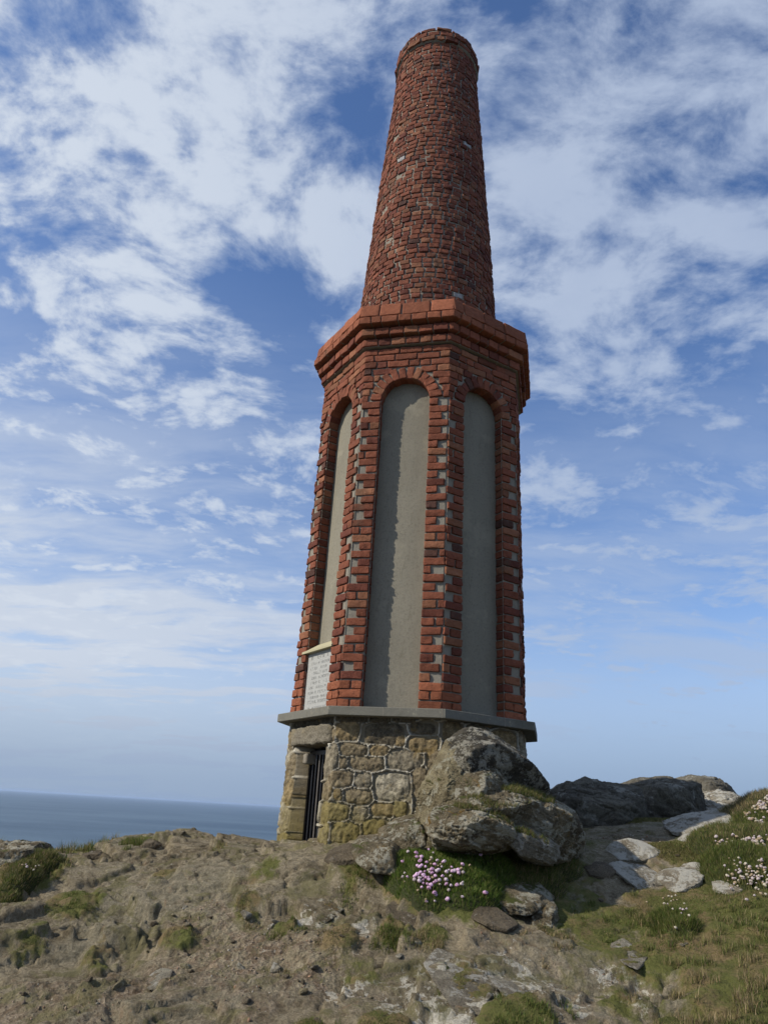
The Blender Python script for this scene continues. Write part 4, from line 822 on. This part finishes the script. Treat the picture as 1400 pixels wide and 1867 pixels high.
g = obj('grass', grass_obj(parts_, 'grass')); tag(g, kind='stuff')
# longer dry straws near the lower right and the left skyline
parts_ = []
def tuft(u, v, Yd, r, n, h, wts, wd_=.0013, lean=.8):
    p = at(u, v, Yd); n = int(n * 1.3); k = max(3, n // 45); cx_ = RGs.normal(0, r, k); cy_ = RGs.normal(0, r, k); j = RGs.integers(0, k, n); x = p[0] + cx_[j] + RGs.normal(0, .014, n); y = p[1] + cy_[j] + RGs.normal(0, .014, n); parts_.append(blades(x, y, samp(ZG, x, y) - .005, h * .58, wd_, lean, gcols(n, wts)))
DRY, GREEN, MIXED = (.5, 1, 2, 3, 3, .5), (4, 4, 1, .4, .2, 3), (2, 2, 2, 1, 1, 2)
for a in [(1380, 1830, 3.45, .18, 1600, .085, DRY), (1300, 1850, 3.4, .13, 700, .07, DRY), (1400, 1780, 3.7, .15, 900, .09, DRY), (1340, 1860, 3.35, .10, 900, .06, GREEN), (1250, 1800, 3.6, .2, 200, .08, DRY), (1280, 1690, 4.25, .22, 1400, .075, MIXED), (1360, 1660, 4.35, .2, 1200, .07, MIXED), (1200, 1680, 4.35, .12, 600, .05, GREEN),
          (1120, 1670, 4.5, .12, 500, .045, GREEN), (160, 1556, 6.0, .14, 220, .13, MIXED), (120, 1560, 5.9, .1, 90, .14, MIXED), (200, 1552, 6.2, .1, 70, .12, DRY), (252, 1552, 5.9, .07, 700, .07, GREEN), (5, 1548, 6.0, .05, 40, .2, MIXED), (140, 1636, 4.8, .09, 500, .04, GREEN), (515, 1668, 4.35, .05, 500, .045, GREEN), (715, 1690, 4.15, .05, 700, .06, GREEN), (790, 1712, 4.1, .05, 500, .05, DRY), (655, 1575, 4.72, .07, 700, .05, GREEN),
          (560, 1862, 3.38, .05, 500, .05, GREEN), (960, 1862, 3.4, .13, 1500, .05, GREEN), (335, 1665, 4.45, .08, 300, .03, DRY), (590, 1700, 4.15, .09, 500, .035, DRY), (450, 1640, 4.6, .1, 300, .035, DRY), (1375, 1484, 6.0, .25, 1500, .10, DRY), (1010, 1700, 4.2, .08, 500, .05, DRY), (880, 1450, 4.55, .06, 400, .05, MIXED)]: tuft(*a)
parts_.append(ledge_grass(None, 9000, .032, (3, 3, 2, 1.5, 1, 1), 790, 1010, 1425, 1480, 4.5, 5.0)); parts_.append(ledge_grass(None, 3000, .03, (2, 3, 2, 1, 1, 1), 690, 800, 1500, 1550, 4.6, 5.0))
tag(obj('tall_grass', grass_obj(parts_, 'tall_grass')), kind='stuff')

# ------------------------------------------------------------------ thrift cushions with flower heads
def head_mesh(name, col, r):
    V, F = ico(2); V = V * np.array([1, 1, .8]); d = perlin(V * 4.5 + r * 900); V2 = V * (r * (1 + .35 * d))[:, None]; c = np.array(col)[None] * (1 + .5 * d[:, None]); b_ = np.clip(-(V[:, 2:]) - .1, 0, 1); c = c * (1 - b_) + np.array([[.22, .12, .07]]) * b_
    return mesh(name, V2, F, [PETAL], col=c, smooth=False)
HD = {'pink': [head_mesh('flower_head', (.60, .36, .52), .0115), head_mesh('flower_head', (.68, .46, .62), .0108), head_mesh('flower_head', (.66, .54, .60), .0098)],
      'white': [head_mesh('flower_head', (.50, .45, .35), .0088), head_mesh('flower_head', (.52, .44, .43), .0095), head_mesh('flower_head', (.40, .31, .20), .0082)]}
def stalk_mesh(h):
    aa = np.linspace(0, 2 * np.pi, 5, endpoint=False); V = np.array([[.0010 * math.cos(a) + .004 * (z / h) ** 2, .0010 * math.sin(a), z - h] for a in aa for z in np.linspace(0, h, 4)])
    return mesh('stalk', V, grid_faces(5, 4, True), [STALK], col=np.tile([[.16, .15, .05]], (len(V), 1)))
STK = stalk_mesh(.055)
def cushion(label, pts, Yc, hcol, heads, group, nb=9000, bh=.028, hs=1.0, wts=GREEN, hgt_=.12, flower_r=None, seed=0):
    # a low dome of needle leaves over the ground, with heads (u, v) standing on it
    cs = [(at(u, v, Yd), r) for u, v, Yd, r in pts]; c0 = cs[0][0]; root = empty('thrift_plant', (c0[0], c0[1], gz(c0[0], c0[1]) - .02)); tag(root, label, 'thrift', group); rx = np.array(root.location)
    xmin = min(c[0] - r for c, r in cs) - .02; xmax = max(c[0] + r for c, r in cs) + .02; ymin = min(c[1] - r for c, r in cs) - .02; ymax = max(c[1] + r for c, r in cs) + .02
    nx_ = int((xmax - xmin) / .012); ny_ = int((ymax - ymin) / .012); xx, yy = [a.ravel() for a in np.meshgrid(np.linspace(xmin, xmax, nx_), np.linspace(ymin, ymax, ny_), indexing='ij')]
    def dome(x, y):
        h = np.zeros_like(x)
        for c, r in cs: h = np.maximum(h, np.sqrt(np.clip(1 - ((x - c[0]) ** 2 + (y - c[1]) ** 2) / r ** 2, 0, None)))
        return h
    def zt(x, y): d = dome(x, y); P_ = np.c_[x, y, 0 * x]; return samp(ZG, x, y) - .03 + hgt_ * d * (1 + .35 * fbm(P_ + seed, 5, 3)) + .02 * d * fbm(P_ + seed, 20, 2) + .01
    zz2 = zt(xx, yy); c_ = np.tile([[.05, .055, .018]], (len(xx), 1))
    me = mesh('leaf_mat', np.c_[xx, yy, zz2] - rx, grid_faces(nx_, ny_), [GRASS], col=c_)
    x = RGs.uniform(xmin, xmax, nb * 3); y = RGs.uniform(ymin, ymax, nb * 3); k = dome(x, y) > .12; x, y = x[k][:nb], y[k][:nb]; z = zt(x, y)
    e = .01; nrm = np.c_[-(zt(x + e, y) - z) / e, -(zt(x, y + e) - z) / e, np.ones_like(x)]; nrm /= np.linalg.norm(nrm, axis=1)[:, None]; nrm = nrm * .6 + np.array([[0, 0, .5]])
    P = blades(x, y, z - .003, bh, .0013, .6, gcols(len(x), wts) * (np.array([[1.1, 1.3, 1.0]]) if hcol == 'pink' else 1.0), nrm); V, Q, Tt, cc = P
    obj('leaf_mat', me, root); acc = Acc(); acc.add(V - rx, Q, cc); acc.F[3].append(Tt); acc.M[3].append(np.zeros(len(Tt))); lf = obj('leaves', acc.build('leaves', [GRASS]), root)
    rr2 = random.Random(seed + 77)
    for (u, v) in heads[:100]:
        # the head stands just above the cushion along its sight line
        best = None
        for Yd in np.arange(ymin - .1, ymax + .3, .01):
            q = at(u, v, Yd); 
            if q[2] < float(zt(np.array([q[0]]), np.array([q[1]]))[0]) + .045: best = q; break
        if best is None: best = at(u, v, (ymin + ymax) / 2)
        m = rr2.choice(HD[hcol]) if rr2.random() < .85 else rr2.choice(HD['white']); s = hs * rr2.uniform(.55, 1.25)
        hd = obj('flower_head', m, root, Vector(best - rx)); hd.scale = (s, s, s); hd.rotation_euler = (rr2.uniform(-.5, .5), rr2.uniform(-.5, .5), rr2.uniform(0, 6))
        sk = obj('stalk', STK, hd); sk.rotation_euler = (rr2.uniform(-.25, .25), rr2.uniform(-.25, .25), 0)
    return root
pz = [(x / 7 + 700, y / 7 + 1500) for x, y in [(320, 225), (305, 370), (235, 490), (265, 640), (240, 690), (262, 750), (300, 690), (410, 380), (418, 430), (570, 340), (628, 382), (605, 450), (545, 500), (478, 435), (425, 550), (455, 560), (480, 540), (468, 635), (505, 670), (392, 685), (388, 725), (448, 700), (450, 740), (570, 605), (580, 630),
      (612, 640), (672, 612), (655, 675), (690, 548), (722, 530), (750, 500), (772, 490), (600, 525), (650, 530), (680, 480), (800, 625), (828, 600), (862, 565), (870, 618), (900, 610), (850, 678), (748, 680), (945, 605), (950, 642), (985, 585), (1008, 632), (790, 725), (792, 780), (668, 740), (706, 730), (568, 690), (572, 720), (712, 785), (600, 790),
      (575, 830), (555, 780), (482, 825), (432, 862), (530, 560), (520, 620), (540, 700), (620, 700), (610, 590), (640, 760), (500, 770), (420, 660), (470, 700), (700, 600), (735, 560), (590, 480), (460, 480), (1005, 755), (992, 780), (825, 858), (645, 890), (668, 922), (998, 945), (648, 1000), (812, 975), (535, 980), (855, 800), (930, 790), (500, 725), (1290, 890), (545, 1005), (1040, 372), (1135, 355), (1235, 405), (1000, 530), (1095, 542), (768, 250), (980, 210), (1040, 235), (1090, 225), (1195, 290), (1160, 180), (1080, 125)]]
cushion('big green thrift cushion below the boulder pile, studded with pink flower heads', [(800, 1600, 4.62, .26), (755, 1590, 4.68, .17), (850, 1620, 4.55, .22), (880, 1580, 4.75, .24), (830, 1560, 4.80, .22)], 4.6, 'pink', pz, None, 26000, .030, 1.0, (4, 3, .6, .4, .2, 4), .15, seed=1)
cushion('dark green grassy cushion without blooms under the right end of the boulder pile', [(955, 1585, 4.85, .24), (1000, 1575, 5.05, .2), (920, 1575, 4.78, .2)], 4.9, 'white', [], None, 14000, .035, 1.0, MIXED, .10, seed=2)
cushion('small dark cushion growing against the tilted rock on the left skyline, a few white heads', [(72, 1578, 5.35, .13), (45, 1596, 5.15, .12), (10, 1622, 4.95, .11)], 5.2, 'white', [(42, 1577), (50, 1580), (58, 1583), (66, 1579), (72, 1578), (48, 1576), (62, 1586)], None, 8000, .028, .8, MIXED, .075, seed=3)
rw = random.Random(8)
def scat(box, n, sk=0.0): return [(rw.uniform(box[0], box[2]), rw.uniform(box[1], box[3])) for _ in range(n)]
FG = 'thrift cushions on the right-hand bank'
h1 = [(rw.gauss(1365, 26), rw.gauss(1597, 14)) for _ in range(75)] + scat((1320, 1560, 1400, 1590), 20)
cushion('thrift cushion thick with cream-white heads on the right edge above the pale rocks', [(1370, 1605, 4.95, .32), (1425, 1610, 4.85, .3)], 4.9, 'white', h1, FG, 14000, .03, 1.0, GREEN, .13, seed=4)
h2 = [(rw.uniform(1298, 1400), 0) for _ in range(95)]; h2 = [(u, 1538 + (u - 1298) * .03 + rw.gauss(0, 7)) for u, _ in h2]
cushion('long band of fading pinkish white thrift heads across the middle of the bank', [(1340, 1552, 5.4, .32), (1400, 1552, 5.3, .36), (1310, 1548, 5.6, .2)], 5.4, 'white', h2, FG, 12000, .03, 1.15, MIXED, .12, seed=5)
h3 = [(rw.uniform(1355, 1400), 0) for _ in range(85)]; h3 = [(u, 1482 - (u - 1355) * .72 + abs(rw.gauss(0, 16))) for u, _ in h3]
cushion('brownish thrift cushion forming the skyline at the right edge', [(1400, 1488, 6.1, .40), (1460, 1476, 6.0, .5), (1372, 1500, 6.2, .22)], 6.1, 'white', h3, FG, 14000, .035, 1.2, DRY, .16, seed=6)
h4 = [(rw.uniform(1365, 1400), rw.uniform(1490, 1512)) for _ in range(22)]
cushion('scattered white thrift heads on green turf just below the right skyline', [(1385, 1515, 5.8, .3)], 5.8, 'white', h4, FG, 6000, .035, 1.1, GREEN, .08, seed=7)
h5 = [(960 + x / 3.18, 1380 + y / 3.18) for x, y in [(790, 820), (795, 850), (815, 852), (822, 808), (840, 810), (835, 835), (862, 803), (850, 830), (870, 828), (912, 850), (695, 842), (890, 880), (905, 885), (925, 880), (940, 918), (895, 905), (862, 990), (845, 880)]]
cushion('small tuft of white thrift in the shade below the wide flat rock', [(1222, 1665, 4.45, .13), (1240, 1690, 4.35, .10)], 4.4, 'white', h5, FG, 4000, .035, .8, GREEN, .07, seed=8)

# ------------------------------------------------------------------ sea air
def haze():
    bm = bmesh.new(); bmesh.ops.create_cube(bm, size=1); me = bpy.data.meshes.new('haze')
    for v in bm.verts: v.co = Vector((v.co.x * 100000, v.co.y * 90000 + 30000, (v.co.z + .5) * 75 - 60))
    bm.to_mesh(me); bm.free(); m = bpy.data.materials.new('sea_air'); m.use_nodes = True; t = NT(m.node_tree); t.n.clear()
    pv = t.N('ShaderNodeVolumePrincipled'); pv.inputs['Color'].default_value = (.58, .74, .98, 1); pv.inputs['Density'].default_value = HAZE_D; pv.inputs['Anisotropy'].default_value = .2
    t.l.new(pv.outputs[0], t.N('ShaderNodeOutputMaterial').inputs['Volume']); me.materials.append(m); tag(obj('haze', me), kind='stuff')
HAZE_D = 4.5e-5
haze()
